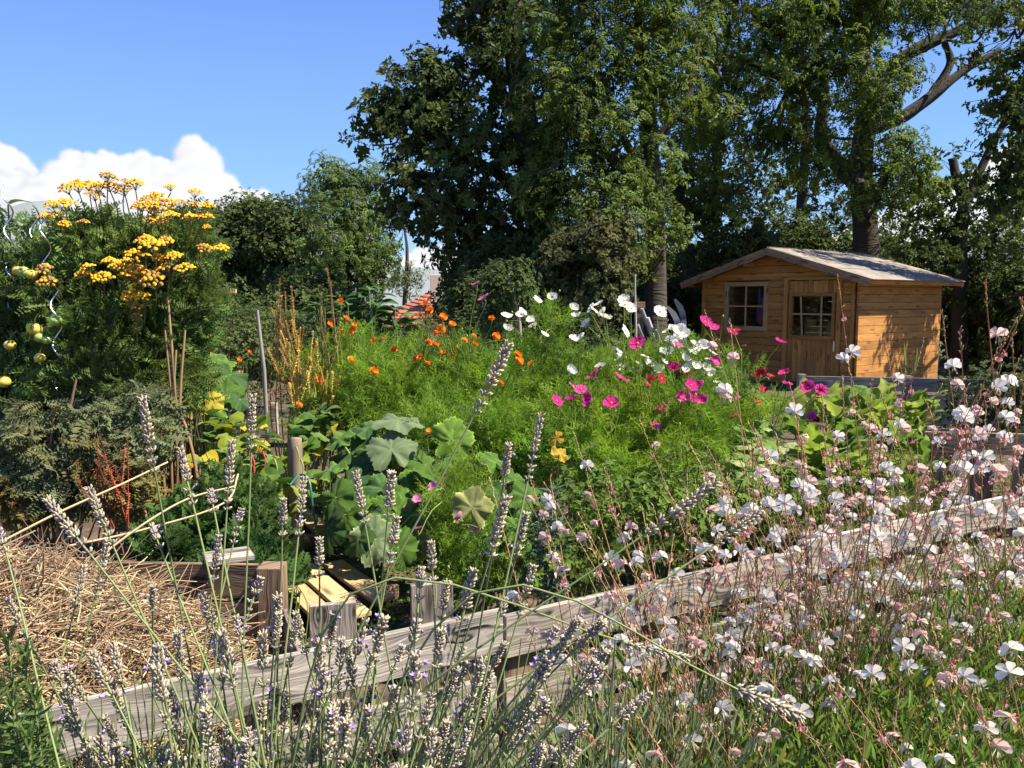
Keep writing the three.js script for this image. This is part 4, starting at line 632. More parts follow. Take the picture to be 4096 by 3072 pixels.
// ---------------------------------------------------------------- tansy with yellow buttons, its wilted side and brown stems
{
  const D0 = 4.8, leafM = leafy(0.13, 0.2, 0.045), brown = C(0.22, 0.12, 0.07);
  const up = herb({ name: 'tansy_plant', label: 'tall bushy tansy with clusters of yellow button flowers', category: 'flower', geo: tansyFern, mat: leafM, rise: 0.3, out: 0.9, stemC: C(0.12, 0.1, 0.045), stemR: 0.008, stems: 5, spread: 0.16, size: 0.8,
    foot: G(182, 548), lobes: [[75, 245, D0, 16, 60], [100, 238, D0, 18, 80], [130, 250, D0, 22, 130], [90, 260, D0, 30, 230], [165, 248, D0, 20, 90], [190, 235, D0, 13, 36], [195, 250, D0, 22, 120], [70, 300, D0 - 0.1, 30, 220], [120, 280, D0, 34, 280], [165, 285, D0, 32, 260], [195, 300, D0, 20, 130], [85, 345, D0 - 0.2, 34, 260], [130, 335, D0 - 0.1, 36, 280], [175, 340, D0, 30, 240], [110, 385, D0 - 0.3, 34, 240], [155, 385, D0 - 0.1, 32, 220], [185, 380, D0, 22, 120], [65, 390, D0 - 0.3, 30, 180]] });
  const wilt = herb({ name: 'wilted_tansy', label: 'drooping half dried tansy with grey green leaves above the hay', category: 'plant', geo: tansyFern, mat: leafy(0.16, 0.185, 0.085, { clearcoat: 0 }), rise: -0.7, out: 0.6, stemC: C(0.2, 0.12, 0.07), stemR: 0.007, stems: 3, spread: 0.5, foot: G(95, 560),
    lobes: [[95, 420, 4.3, 34, 220], [125, 425, 4.3, 30, 200], [50, 430, 4.3, 34, 220], [110, 455, 4.2, 30, 170, C(1.2, 1.0, 0.8)], [70, 465, 4.2, 28, 150], [30, 455, 4.3, 26, 150], [140, 400, 4.4, 22, 120], [125, 480, 4.2, 22, 90, C(1.3, 1.0, 0.7)], [45, 490, 4.2, 24, 80, C(1.3, 1.0, 0.7)], [15, 480, 4.2, 24, 90, C(1.2, 0.9, 0.7)]] });
  // stems rising out of the bed, each one traced
  const stems = [[[186, 548], [188, 480], [178, 420], [172, 350], [168, 300]], [[178, 545], [172, 480], [172, 420], [176, 350]], [[190, 545], [182, 470], [180, 400], [185, 330]], [[172, 545], [166, 500], [160, 440], [155, 390]], [[196, 546], [199, 500], [192, 450], [178, 410], [160, 395]], [[168, 545], [178, 470], [172, 400], [165, 330]]];
  for (const l of stems) { const g = new GB(); g.tube(curve(l.map(([x, y]) => P(x, y, D0 - 0.35)), 14), 0.012, 0.006, 6, brown, C(0.3, 0.2, 0.1)); wpart(up, 'stem', g, M.stem); }
  for (const l of [[[75, 555], [85, 500], [88, 460], [105, 410]], [[40, 560], [45, 500], [50, 450], [56, 400]], [[110, 550], [122, 490], [128, 440]], [[128, 550], [130, 500], [140, 470]], [[148, 545], [142, 480], [140, 440]], [[20, 560], [28, 500], [30, 460]], [[60, 560], [58, 500], [66, 430], [76, 380]]]) { const g = new GB(); g.tube(curve(l.map(([x, y]) => P(x, y, 4.15)), 10), 0.011, 0.006, 6, C(0.27, 0.17, 0.1), brown); wpart(wilt, 'stem', g, M.stem); }
  const corymb = (fade) => { const g = new GB(), ye = C(0.72, 0.36, 0.004), old = C(0.32, 0.17, 0.035); for (let k = 0; k < 26; k++) { const r = Math.sqrt(k / 26) * 0.06, a = k * 2.4, p = V(Math.cos(a) * r * rr(0.85, 1.15), 0.055 - r * r * 7 + rr(-0.006, 0.006), Math.sin(a) * r * rr(0.85, 1.15)), c = rnd() < fade ? vary(old, 0.25) : vary(ye, 0.14, 0.06); g.dome(p, V(p.x * 3, 0.7, p.z * 3), rr(0.0095, 0.013), 0.0075, c, c.clone().multiplyScalar(0.85), 7); if (k % 2 === 0) g.tube([V(0, 0, 0), V(p.x * 0.5, p.y * 0.6, p.z * 0.5), p], 0.0018, 0.0013, 3, C(0.14, 0.16, 0.05)); } return g.build(); };
  const heads = [corymb(0.06), corymb(0.12), corymb(0.2)], olds = [corymb(0.8), corymb(0.65)], K = crop(0, 600, 2.16);
  for (const [x, y, w, o] of [[930, 245, 55, 1], [600, 335, 60], [680, 320, 60], [770, 305, 60], [850, 325, 60], [950, 310, 60], [820, 390, 60, 1], [1080, 345, 60, 1], [1170, 300, 55], [1080, 265, 22, 1], [460, 460, 50], [570, 475, 75], [400, 590, 50], [500, 560, 50], [550, 645, 40], [1475, 320, 42], [1680, 380, 45], [1360, 405, 60], [1440, 470, 75], [1290, 440, 50, 1], [1330, 490, 50], [1210, 480, 50], [1300, 590, 45], [1400, 620, 60], [1330, 540, 40], [1470, 565, 60], [1550, 460, 50, 1], [1690, 470, 40, 1], [1790, 480, 45], [1650, 590, 50], [1780, 580, 50], [1790, 670, 28], [1270, 785, 60], [1330, 835, 80], [1440, 795, 52], [1160, 920, 65], [1260, 910, 32], [950, 975, 55], [1110, 970, 65], [1000, 1010, 55], [1380, 940, 45], [1510, 930, 55], [775, 1015, 55], [715, 1090, 52], [900, 1095, 62], [1090, 1090, 62], [1190, 1070, 80], [1250, 1090, 80], [1350, 1130, 90, 1], [1460, 1030, 75, 1], [1600, 1020, 62], [1910, 850, 58], [1760, 850, 52, 1], [1150, 1250, 62], [1250, 1275, 55], [1190, 1370, 45, 1], [1185, 1440, 38, 1], [1230, 490, 50], [720, 620, 40, 1], [400, 1040, 60, 1], [420, 1150, 60, 1]]) {
    const [px, py] = K([x, y]), D = D0 - (y > 700 ? 0.5 : y > 420 ? 0.34 : 0.12) + rr(-0.08, 0.08), p = P(px, py, D), g = new GB();
    g.tube(arc(P(lerp(px, 135, 0.25), py + 45, D0), p.clone().add(V(0, -0.03, 0)), V(rr(-0.03, 0.03), 0, 0), 5), 0.004, 0.003, 4, C(0.13, 0.14, 0.05));
    const s = wpart(up, 'flower_stalk', g, M.stem), f = part(s, 'flower_cluster', pick(o ? olds : heads), M.stem), k = w / 2.16 / 4 * D / F / 0.06 * 1.35;
    f.position.copy(p).sub(up.position).add(V(0, -0.04 * k, 0)); f.scale.set(k * rr(0.8, 1.05), k * rr(1.0, 1.4), k); f.rotation.set(rr(0, 0.5), rnd() * 6, rr(-0.35, 0.2));
  }
}

// ---------------------------------------------------------------- tomatoes on spiral stakes
{
  const fol = leafy(0.085, 0.14, 0.03), tom = [matteSmooth(C(0.42, 0.46, 0.1)), matteSmooth(C(0.52, 0.42, 0.07)), matteSmooth(C(0.3, 0.42, 0.1))];
  function matteSmooth(c) { return new THREE.MeshPhysicalMaterial({ color: c, roughness: 0.35, clearcoat: 0.4, clearcoatRoughness: 0.2 }); }
  const ball = new THREE.SphereGeometry(0.032, 20, 14); ball.scale(1, 0.86, 1);
  const K = crop(0, 600, 2.16);
  const plants = [['tomato plant with pale fruits against the tansy', [[40, 275, 4.9, 20, 60], [48, 310, 4.8, 22, 80], [40, 350, 4.8, 26, 100], [52, 385, 4.7, 22, 80], [30, 395, 4.7, 24, 80]], [[280, 1080, 4.6], [300, 1550, 4.4], [345, 1620, 4.4], [405, 1640, 4.4], [485, 1475 + 0, 4.4]]],
    ['leggy tomato plant on spiral stakes beside the hay', [[12, 250, 5, 20, 60], [18, 290, 4.9, 24, 90], [10, 330, 4.9, 24, 90], [15, 375, 4.8, 26, 100], [5, 420, 4.7, 26, 90]], [[205, 1055, 4.6], [155, 1045, 4.6]]]].map(([label, lobes, fr]) => { const t = herb({ name: 'tomato_plant', label, geo: tansyFern, mat: fol, lobes: lobes.map(([a, b, c, d, n]) => [a, b, c, d, n]), size: 1.15, rise: -0.1, stems: 2, stemR: 0.007, group: 'tomato plants' }); for (const [x, y, D] of fr) fruit(t, ...K([x, y, D])); return t; });
  function fruit(t, px, py, D) { const m = part(t, 'tomato', ball, pick(tom)); m.position.copy(P(px, py, D)).sub(t.position); m.scale.setScalar(rr(0.85, 1.2)); const g = new GB(); for (let k = 0; k < 5; k++) g.leaf(V(0, 0.026, 0), V(Math.cos(k * 1.26), 0.25, Math.sin(k * 1.26)), UP, 0.024, 0.006, C(0.1, 0.18, 0.04)); g.tube([V(0, 0.026, 0), V(0.005, 0.05, 0), V(0.02, 0.07, 0)], 0.003, 0.002, 4, C(0.12, 0.2, 0.05)); part(m, 'calyx', g.build(), M.stem); }
  for (const [x, y] of [[10, 345], [40, 358], [4, 382], [8, 410], [5, 449], [3, 458]]) fruit(plants[1], x, y, 4.35);
  // spirals: bright wire winding up
  [['tall spiral plant stake at the end of the tomato row', 6, 185, 4.75], ['spiral plant stake beside the yellow tansy', 44, 212, 4.6], ['spiral plant stake between two tomato plants', 33, 205, 4.9], ['short spiral plant stake low in the tomatoes', 55, 290, 4.4], ['spiral plant stake behind the tomato trusses', 20, 255, 5.1]].forEach(([label, px, py, D]) => {
    const p = P(px, py, D), n = 90, pts = []; for (let k = 0; k <= n; k++) { const f = k / n, a = f * p.y / 0.21 * 6.283; pts.push(V(p.x + Math.cos(a) * 0.026, f * p.y, p.z + Math.sin(a) * 0.026)); }
    const g = new GB(); g.tube(pts, 0.0055, 0.005, 6, white); solo('spiral_stake', label, 'plant stake', g, M.steel, V(p.x, 0, p.z), 'spiral tomato stakes');
  });
  // big pointed leaves above them
  const big = bladeLeaf(0.2, (f) => 0.045 * Math.sin(Math.PI * Math.pow(f, 0.75)) + 0.001, { bend: 1.1 });
  const s = thing('pepper_plant', 'tall plant with pointed leaves standing over the tomatoes', 'plant', V(P(26, 230, 5.2).x, 0, P(26, 230, 5.2).z));
  for (const [px, py] of [[8, 205], [28, 222]]) { const tip = P(px, py, 5.2), g = new GB(); g.tube([V(s.position.x, 0, s.position.z), V(tip.x, tip.y * 0.5, tip.z), tip], 0.008, 0.005, 5, C(0.12, 0.2, 0.06)); wpart(s, 'stem', g, M.stem); for (let k = 0; k < 9; k++) { const m = part(s, 'leaf', big, fol), a = k * 2.4; m.position.copy(tip).sub(s.position).add(V(0, -0.055 * k, 0)); m.quaternion.copy(leafTurn(V(Math.cos(a), 0.55 - k * 0.05, Math.sin(a)), 0)); m.scale.setScalar(rr(0.8, 1.1)); } }
}

// ---------------------------------------------------------------- leaves big enough to pick out: squash, beans, sorrel
function leafTurn(dir, roll) {       // +y along the leaf, +z (the way it bends) downwards
  const d = dir.clone().normalize(), z = V(0, -1, 0).addScaledVector(d, d.y); if (z.lengthSq() < 0.02) z.set(gauss(), 0, gauss()).addScaledVector(d, -d.x * 0.1); z.normalize();
  return new THREE.Quaternion().setFromRotationMatrix(new THREE.Matrix4().makeBasis(V().crossVectors(d, z), d, z)).multiply(new THREE.Quaternion().setFromAxisAngle(UP, roll));
}
function leafPlant(o) {
  const t = thing(o.name, o.label, o.category ?? 'plant', o.foot, o.group), st = new GB();
  for (const [px, py, D, s, dir, mat, face] of o.leaves) {
    const p = P(px, py, D), m = part(t, 'leaf', pick(o.geos), mat ?? pick(o.mats)), d = dir ?? V(rr(-0.8, 0.8), rr(0.2, 1), rr(-0.5, 0.9));
    m.position.copy(p).sub(t.position); m.scale.setScalar(s * rr(0.92, 1.08));
    if (o.flatLeaf) m.quaternion.setFromUnitVectors(UP, d.clone().normalize()).multiply(Q.setFromAxisAngle(UP, face ?? rnd() * 6.28)); else m.quaternion.copy(leafTurn(d, rr(-0.7, 0.7)));
    st.tube(arc(o.foot.clone().add(V(rr(-1, 1), 0, rr(-1, 1)).multiplyScalar(o.spread ?? 0.06)), p, V(0, 0.08, 0), 5), o.stemR ?? 0.006, (o.stemR ?? 0.006) * 0.6, 5, o.stemC ?? C(0.2, 0.3, 0.09));
  }
  wpart(t, 'stems', st, M.stem);
  return t;
}
{
  const sq = [squashLeaf(0.19, 5, 0.09, true), squashLeaf(0.17, 5, 0.12, false), squashLeaf(0.18, 5, 0.08, false), squashLeaf(0.16, 5, 0.13, true)];
  const grey = leafy(0.115, 0.165, 0.085, { transmission: 0.25 }), green = leafy(0.07, 0.145, 0.022), blue = leafy(0.05, 0.11, 0.03), yel = leafy(0.34, 0.23, 0.03, { clearcoat: 0 }), pale = leafy(0.2, 0.22, 0.08, { clearcoat: 0 });
  leafPlant({ name: 'squash_plant', label: 'large squash plant with mildewed grey leaf and dark jagged leaves', foot: G(395, 548), flatLeaf: true, geos: sq, mats: [green, blue], stemR: 0.011, leaves: [
    [392, 450, 4.72, 0.95, V(0.1, 0.75, 0.75), grey, 3.3], [398, 421, 4.92, 0.9, V(0.1, 1, 0.15), grey, 1.4], [352, 452, 5.02, 1.11, V(-0.5, 0.8, 0.5), blue, 0.6], [368, 428, 5.12, 0.73, V(-0.2, 1, 0.3), blue], [418, 455, 4.87, 0.73, V(0.7, 0.5, 0.5), blue],
    [330, 470, 4.72, 0.73, V(-0.4, 1, 0.2), green], [350, 485, 4.62, 0.82, V(-0.3, 0.8, 0.6), blue], [345, 515, 4.42, 0.87, V(-0.4, 0.5, 0.8), green], [328, 528, 4.32, 0.87, V(-0.7, 0.3, 0.7), blue, 0.5], [375, 540, 4.27, 0.77, V(0.1, 0.5, 0.9), grey, 2.2], [365, 505, 4.52, 0.95, V(0, 0.7, 0.7), green], [385, 490, 4.52, 0.87, V(0.2, 0.8, 0.6), blue],
    [408, 492, 4.52, 0.77, V(0.5, 0.6, 0.6), green], [430, 480, 4.62, 0.64, V(0.6, 0.8, 0.2), green], [405, 520, 4.42, 0.73, V(0.3, 0.4, 0.9), pale], [415, 545, 4.32, 0.64, V(0.3, 0.4, 0.9), pale], [398, 548, 4.27, 0.69, V(0.1, 0.5, 0.9), green], [358, 540, 4.27, 0.64, V(-0.4, 0.4, 0.8), blue], [440, 505, 4.42, 0.55, V(0.7, 0.6, 0.4), blue], [340, 440, 5.0, 0.7, V(-0.5, 0.9, 0.3), green], [372, 455, 4.9, 0.75, V(-0.2, 0.8, 0.5), blue], [425, 465, 4.7, 0.65, V(0.5, 0.7, 0.5), green], [336, 498, 4.4, 0.75, V(-0.5, 0.6, 0.6), green], [390, 515, 4.4, 0.75, V(0.1, 0.5, 0.9), green], [380, 470, 4.82, 0.82, V(0, 1, 0.2), green]] });
  leafPlant({ name: 'squash_plant', label: 'squash plant with jagged green leaves and a pale round one under the cosmos', foot: G(500, 585), flatLeaf: true, geos: sq, mats: [green, green, blue], stemR: 0.01, group: undefined, leaves: [
    [452, 440, 4.5, 0.75, V(0.3, 0.3, 0.9), leafy(0.11, 0.2, 0.03), 2], [445, 462, 4.4, 0.55, V(-0.3, 1, 0.3), green], [470, 470, 4.3, 0.6, V(0.2, 1, 0.4), green], [495, 462, 4.3, 0.6, V(0.5, 0.9, 0.3), green], [480, 488, 4.2, 0.5, V(0.1, 0.7, 0.7), pale], [515, 480, 4.2, 0.55, V(0.6, 0.7, 0.4), green], [472, 508, 3.6, 0.6, V(0.1, 0.3, 0.95), pale, 3], [505, 500, 4.0, 0.6, V(0.3, 0.6, 0.7), blue], [530, 500, 3.9, 0.6, V(0.5, 0.6, 0.6), green], [520, 530, 3.7, 0.6, V(0.2, 0.6, 0.8), green], [545, 560, 3.5, 0.6, V(0.3, 0.7, 0.6), blue], [570, 550, 3.5, 0.5, V(0.5, 0.7, 0.5), green], [500, 540, 3.7, 0.55, V(-0.1, 0.6, 0.8), blue], [590, 500, 4, 0.5, V(0, 1, 0.3), green], [430, 585, 3.8, 0.3, V(0, 1, 0.3), blue]] });
  leafPlant({ name: 'yellowed_squash_leaf', label: 'withered bright yellow squash leaves standing below the magenta cosmos', foot: G(556, 560), flatLeaf: true, geos: sq, mats: [yel], stemR: 0.008, stemC: C(0.4, 0.32, 0.08), leaves: [[560, 454, 4.2, 0.36, V(0.35, 0.7, 0.5), yel, 2.8], [556, 438, 4.3, 0.26, V(-0.2, 0.4, 0.9), yel, 1]] });
  // squash further off on the path side and behind the sorrel
  leafPlant({ name: 'courgette_plant', label: 'broad leaved courgette plant by the path behind the tansy stems', foot: G(210, 430), flatLeaf: true, geos: sq, mats: [green, green, blue], stemR: 0.01, leaves: [[190, 372, 6, 0.9, V(0.2, 1, 0.4)], [215, 362, 6.2, 0.9, V(0.3, 1, 0.4)], [230, 375, 6, 0.9, V(0.5, 0.8, 0.4)], [205, 385, 5.8, 0.9, V(0, 0.8, 0.6)], [225, 395, 5.7, 0.9, V(0.3, 0.6, 0.7)], [195, 395, 5.7, 0.8, V(-0.3, 0.7, 0.6)], [210, 405, 5.5, 0.8, V(0.2, 0.6, 0.7)], [186, 352, 6.4, 0.6, V(0, 1, 0.4)], [212, 402, 5.4, 0.5, V(0.1, 0.4, 0.9), leafy(0.5, 0.42, 0.05), 1], [195, 408, 5.4, 0.45, V(0, 0.6, 0.8), leafy(0.4, 0.26, 0.03)], [240, 400, 5.6, 0.7, V(0.4, 0.8, 0.3)]] });
  leafPlant({ name: 'courgette_plant', label: 'dark courgette plant in the shade of the grey pallet bed', foot: G(868, 412), flatLeaf: true, geos: sq, mats: [green, blue], stemR: 0.01, leaves: [[845, 400, 7.2, 0.9, V(-0.2, 0.9, 0.5)], [868, 392, 7.3, 0.9, V(0, 1, 0.4)], [890, 400, 7.2, 0.9, V(0.2, 0.9, 0.5)], [858, 408, 6.9, 0.8, V(0, 0.7, 0.7)], [880, 410, 6.9, 0.8, V(0.2, 0.7, 0.7)], [835, 412, 6.8, 0.8, V(-0.3, 0.8, 0.5)], [905, 408, 7, 0.8, V(0.3, 0.8, 0.5)], [828, 395, 7.3, 0.7, V(-0.3, 0.8, 0.4)]] });
  // beans with yellowing leaves
  const bl = [bladeLeaf(0.13, (f) => 0.062 * Math.pow(Math.sin(Math.PI * Math.pow(f, 0.6)), 0.8) + 0.001, { bend: 1.2, cup: -0.2, vein: 1.2 }), bladeLeaf(0.12, (f) => 0.056 * Math.pow(Math.sin(Math.PI * Math.pow(f, 0.62)), 0.8) + 0.001, { bend: 0.8, cup: 0.25, ripple: 0.006 })];
  const lime = leafy(0.2, 0.26, 0.03, { transmission: 0.45 }), mid = leafy(0.1, 0.18, 0.03), gold = leafy(0.5, 0.38, 0.03), bmats = [lime, lime, mid, mid, green];
  const spread = (n, x0, x1, y0, y1, D0, D1, s0, s1, up = 0.6) => Array.from({ length: n }, () => { const f = rnd(), x = rr(x0, x1), y = lerp(y0, y1, f); return [x, y, lerp(D0, D1, f) + rr(-0.15, 0.15), rr(s0, s1), V(rr(-0.9, 0.9), rr(-0.3, up), rr(-0.2, 1)), rnd() < 0.08 ? gold : undefined]; });
  for (const [label, px, n, x0, x1, y0, y1] of [['yellowing bean plant beside the path, nearest the tansy stems', 205, 40, 186, 232, 412, 470], ['bean plant with lime leaves and red pods in front of the path', 245, 46, 222, 275, 415, 480], ['bean plant with shaded lower leaves beside the squash', 285, 44, 262, 318, 430, 505]]) {
    const t = leafPlant({ name: 'bean_plant', label, foot: G(px, 515), geos: bl, mats: bmats, leaves: spread(n, x0, x1, y0, y1, 5.3, 4.6, 0.75, 1.2), stemR: 0.004, group: 'bean plants' });
    for (let k = 0; k < 3; k++) { const g = new GB(), a = P(rr(x0 + 8, x1 - 4), rr(445, 460), 4.6); g.tube(arc(a, a.clone().add(V(0.012, -0.09, 0.01)), V(0.01, 0, 0), 5), 0.006, 0.003, 5, px === 245 ? C(0.5, 0.04, 0.06) : C(0.3, 0.3, 0.08)); wpart(t, 'pod', g, M.stem); }
  }
  // dark leaves of the next bed: sweet potato like cover
  leafPlant({ name: 'trailing_plant', label: 'dark trailing leaves covering the bed edge below the amaranth', foot: G(330, 440), geos: bl, mats: [green, mid, blue], leaves: spread(60, 295, 365, 402, 450, 5.8, 5.2, 0.6, 1), stemR: 0.003 });
  // sorrel: upright wavy leaves, yellow green
  const so = [bladeLeaf(0.26, (f) => 0.05 * Math.pow(Math.sin(Math.PI * Math.pow(f, 0.85)), 0.8) + 0.004, { bend: 0.9, ripple: 0.012, jag: 0.15, n: 10, vein: 1.5 }), bladeLeaf(0.22, (f) => 0.055 * Math.pow(Math.sin(Math.PI * Math.pow(f, 0.9)), 0.8) + 0.004, { bend: 0.5, ripple: 0.014, jag: 0.2, n: 10, vein: 1.5 })];
  const sl = [leafy(0.2, 0.29, 0.035, { transmission: 0.5 }), leafy(0.12, 0.21, 0.028, { transmission: 0.5 }), leafy(0.24, 0.3, 0.06, { transmission: 0.5 })];
  [['sunlit yellow green chard clump beside the courgette', 800, 845], ['sunlit yellow green chard clump in the middle of its row', 838, 890], ['sunlit yellow green chard clump against the brown pallet', 882, 925]].forEach(([label, x0, x1]) => leafPlant({ name: 'chard_plant', label, foot: G((x0 + x1) / 2, 535), geos: so, mats: sl, stemR: 0.006, stemC: C(0.35, 0.42, 0.12), leaves: Array.from({ length: 34 }, () => { const f = rnd(); return [rr(x0, x1), lerp(408, 500, f), lerp(5.1, 4.4, f), rr(0.8, 1.25), V(rr(-0.5, 0.5), rr(0.7, 1), rr(-0.1, 0.6))]; }), group: 'chard clumps' }));
  // round pale leaves: nasturtium under the gaura
  const rl = squashLeaf(0.06, 7, 0.04, false);
  [['pale round leaved mallow under the magenta cosmos', 690, 745, 440, 520], ['pale round leaved mallow between gaura and chard', 740, 800, 425, 515]].forEach(([label, x0, x1, y0, y1]) => leafPlant({ name: 'mallow_plant', label, foot: G((x0 + x1) / 2, 530), flatLeaf: true, geos: [rl], mats: [leafy(0.22, 0.3, 0.09), leafy(0.13, 0.23, 0.05), leafy(0.32, 0.37, 0.16)], leaves: Array.from({ length: 60 }, () => { const f = rnd(); return [rr(x0, x1), lerp(y0, y1, f), lerp(4.9, 4.3, f), rr(0.7, 1.2), V(rr(-0.4, 0.6), 1, rr(0, 0.8))]; }), stemR: 0.003, group: 'pale mallow plants' }));
  // jerusalem artichoke with whorled pointed leaves
  const ja = bladeLeaf(0.24, (f) => 0.06 * Math.pow(Math.sin(Math.PI * Math.pow(f, 0.7)), 0.9) + 0.001, { bend: 0.9 }), jm = [leafy(0.065, 0.14, 0.03), leafy(0.05, 0.11, 0.03)];
  [['tall leafy artichoke stem in front of the walnut tree', 322, 298], ['tall leafy artichoke stem beside the red roof', 371, 290], ['leafy artichoke stem behind the orange cosmos', 348, 305], ['leafy artichoke stem below the walnut tree', 395, 310]].forEach(([label, px, py]) => { const c = P(px, py, 8.6), lv = []; for (let k = 0; k < 26; k++) { const a = k * 2.4, y = py + Math.floor(k / 4) * 6.5; lv.push([px + rr(-3, 3) + Math.cos(a) * Math.min(9, k), y, 8.6 + Math.sin(a) * 0.1, rr(0.8, 1.15) * (k < 4 ? 0.7 : 1), V(Math.cos(a), 0.45 - 0.02 * k, Math.sin(a)), undefined, Math.PI / 2 - a]); } leafPlant({ name: 'artichoke_plant', label, foot: V(c.x, 0, c.z), geos: [ja], mats: jm, leaves: lv, stemR: 0.006, group: 'artichoke stems' }); });
  // upright iris blades by the shed
  const ib = bladeLeaf(0.45, (f) => 0.02 * (1 - f * f * 0.95), { bend: 0.25 });
  leafPlant({ name: 'iris_clump', label: 'green sword leaves standing before the shed side wall', foot: G(905, 385), geos: [ib], mats: [leafy(0.14, 0.26, 0.05)], leaves: [[906, 372, 12, 1, V(-0.05, 1, 0)], [912, 374, 12, 0.8, V(0.15, 1, 0)], [902, 374, 12, 0.7, V(-0.2, 1, 0)], [915, 372, 12, 0.9, V(0.1, 1, 0)]] });
}

// ---------------------------------------------------------------- poles, skis and other garden things
{
  const greyW = C(0.26, 0.24, 0.22), br = C(0.2, 0.14, 0.1);
  rod('grey_pole', 'tall weathered grey pole standing by the path', 'pole', [P(268, 404, 6.6).setY(-0.05), P(264, 370, 6.6), P(260, 335, 6.6), P(257, 310, 6.6)], 0.016, 0.014, greyW);
  rod('short_stake', 'short wooden stake in the courgette leaves', 'stake', [P(203, 420, 5.6).setY(-0.05), P(203, 402, 5.6)], 0.018, 0.016, C(0.34, 0.24, 0.17));
  rod('bark_stake', 'stout grey brown stake among the bean plants', 'stake', [P(296, 500, 4.75).setY(-0.05), P(295, 450, 4.75), P(295, 438, 4.75)], 0.042, 0.04, C(0.2, 0.155, 0.11));
  const tp = P(213, 292, 9), t = thing('cross_bar_post', 'T shaped grey wooden post with a cross bar before the dark hedge', 'post', V(tp.x, 0, tp.z));
  plank(t, 'post', [0.07, tp.y, 0.07], [0, tp.y / 2 - 0.02, 0], M.pale[1]); plank(t, 'cross_bar', [0.62, 0.05, 0.06], [-0.06, tp.y + 0.008, 0], M.pale[0]); plank(t, 'brace', [0.05, 0.55, 0.05], [-0.1, tp.y - 0.25, 0.065], M.pale[0], [0, 0, 0.25]);
  // bean poles with a climber
  const bp = [['thin bean pole leaning by the climbing vine', [485, 372], [482, 282], 8.2], ['bean pole wrapped by the climbing vine', [527, 372], [508, 274], 7.9], ['crooked bean pole behind the white cosmos', [492, 372], [518, 300], 8.1]];
  for (const [label, a, b, D] of bp) rod('bean_pole', label, 'pole', [P(...a, D).setY(-0.05), P(lerp(a[0], b[0], 0.5) + 2, lerp(a[1], b[1], 0.5), D), P(...b, D)], 0.022, 0.017, C(0.3, 0.26, 0.22), 'poles of the bean frame');
  herb({ name: 'climbing_vine', label: 'green vine climbing the bean poles', geo: twig.small, mat: leafy(0.07, 0.12, 0.035), lobes: [[495, 300, 8.1, 14, 60], [505, 285, 8, 12, 50], [515, 300, 8, 12, 50], [500, 320, 8.1, 14, 60], [512, 278, 8, 8, 20], [492, 340, 8.1, 14, 40]], foot: V(P(505, 370, 8.1).x, 0, P(505, 370, 8.1).z), size: 0.5 });
  // long thin rod, bundle of stakes, skis by the shed
  rod('bamboo_cane', 'thin bent cane standing upright beside the stakes', 'cane', [P(635, 372, 10.8).setY(-0.05), P(636, 330, 10.8), P(635, 290, 10.8), P(635, 274, 10.8)], 0.016, 0.012, C(0.36, 0.34, 0.3));
  const post = thing('dark_post', 'square dark post standing behind the white cosmos', 'post', V(P(639, 360, 11).x, 0, P(639, 360, 11).z)); plank(post, 'post', [0.1, P(639, 303, 11).y, 0.1], [0, P(639, 303, 11).y / 2 - 0.02, 0], M.brown[1]); plank(post, 'crosspiece', [0.12, 0.09, 0.12], [0, P(639, 303, 11).y - 0.03, 0], M.brown[0]);
  [['leaning grey stake, longest of the bundle', [683, 374], [641, 309]], ['leaning grey stake with pale stripe on top', [682, 376], [647, 318]], ['leaning grey stake at the front of the bundle', [676, 378], [637, 325]], ['leaning grey stake under the others', [672, 380], [634, 338]], ['short pale stake end of the bundle', [686, 372], [655, 330]], ['stubby grey stake at the foot of the bundle', [690, 372], [672, 344]]].forEach(([label, a, b], k) => { const A = P(...a, 11.2), B = P(...b, 10.9); A.y = 0.02; rod('wooden_stake', label, 'stake', [A, A.clone().lerp(B, 0.5).add(V(0, 0.02, 0)), B], 0.032, 0.03, k % 2 ? C(0.42, 0.4, 0.38) : C(0.2, 0.2, 0.22), 'bundle of leaning stakes'); });
  [['old white ski stood upright with its curled tip up', 676, 306, 11, C(0.62, 0.66, 0.7), -0.12], ['blue grey ski stood behind the white ski', 683, 299, 11.2, C(0.18, 0.22, 0.3), -0.05]].forEach(([label, px, py, D, c, lean]) => {
    const top = P(px, py, D), g = new GB(), n = 18; for (let k = 0; k <= n; k++) { const f = k / n, y = f * top.y, curl = Math.max(0, f - 0.82) / 0.18, w = 0.038 * (f > 0.95 ? 1 - (f - 0.95) * 16 : 1) + 0.008 * curl, z = curl * curl * 0.16, x = -lean * (1 - f) * 1.6 - curl * curl * 0.14; for (const [sx, sz] of [[-1, 0], [1, 0], [1, -0.014], [-1, -0.014]]) g.v(x + sx * w, y, z + sz, f > 0.8 && f < 0.84 ? C(0.05, 0.05, 0.08) : c); }
    for (let k = 0; k < n; k++) for (let j = 0; j < 4; j++) { const a = k * 4 + j, b = k * 4 + (j + 1) % 4; g.q(a, b, b + 4, a + 4); } g.q(0, 1, 2, 3); g.q(n * 4, n * 4 + 1, n * 4 + 2, n * 4 + 3);
    const m = part(scene, numbered('ski'), g.build(false), matte(1, 1, 1, { roughness: 0.3 })); m.position.set(top.x, 0, top.z); tag(m, label, 'ski', 'old skis by the shed');
  });
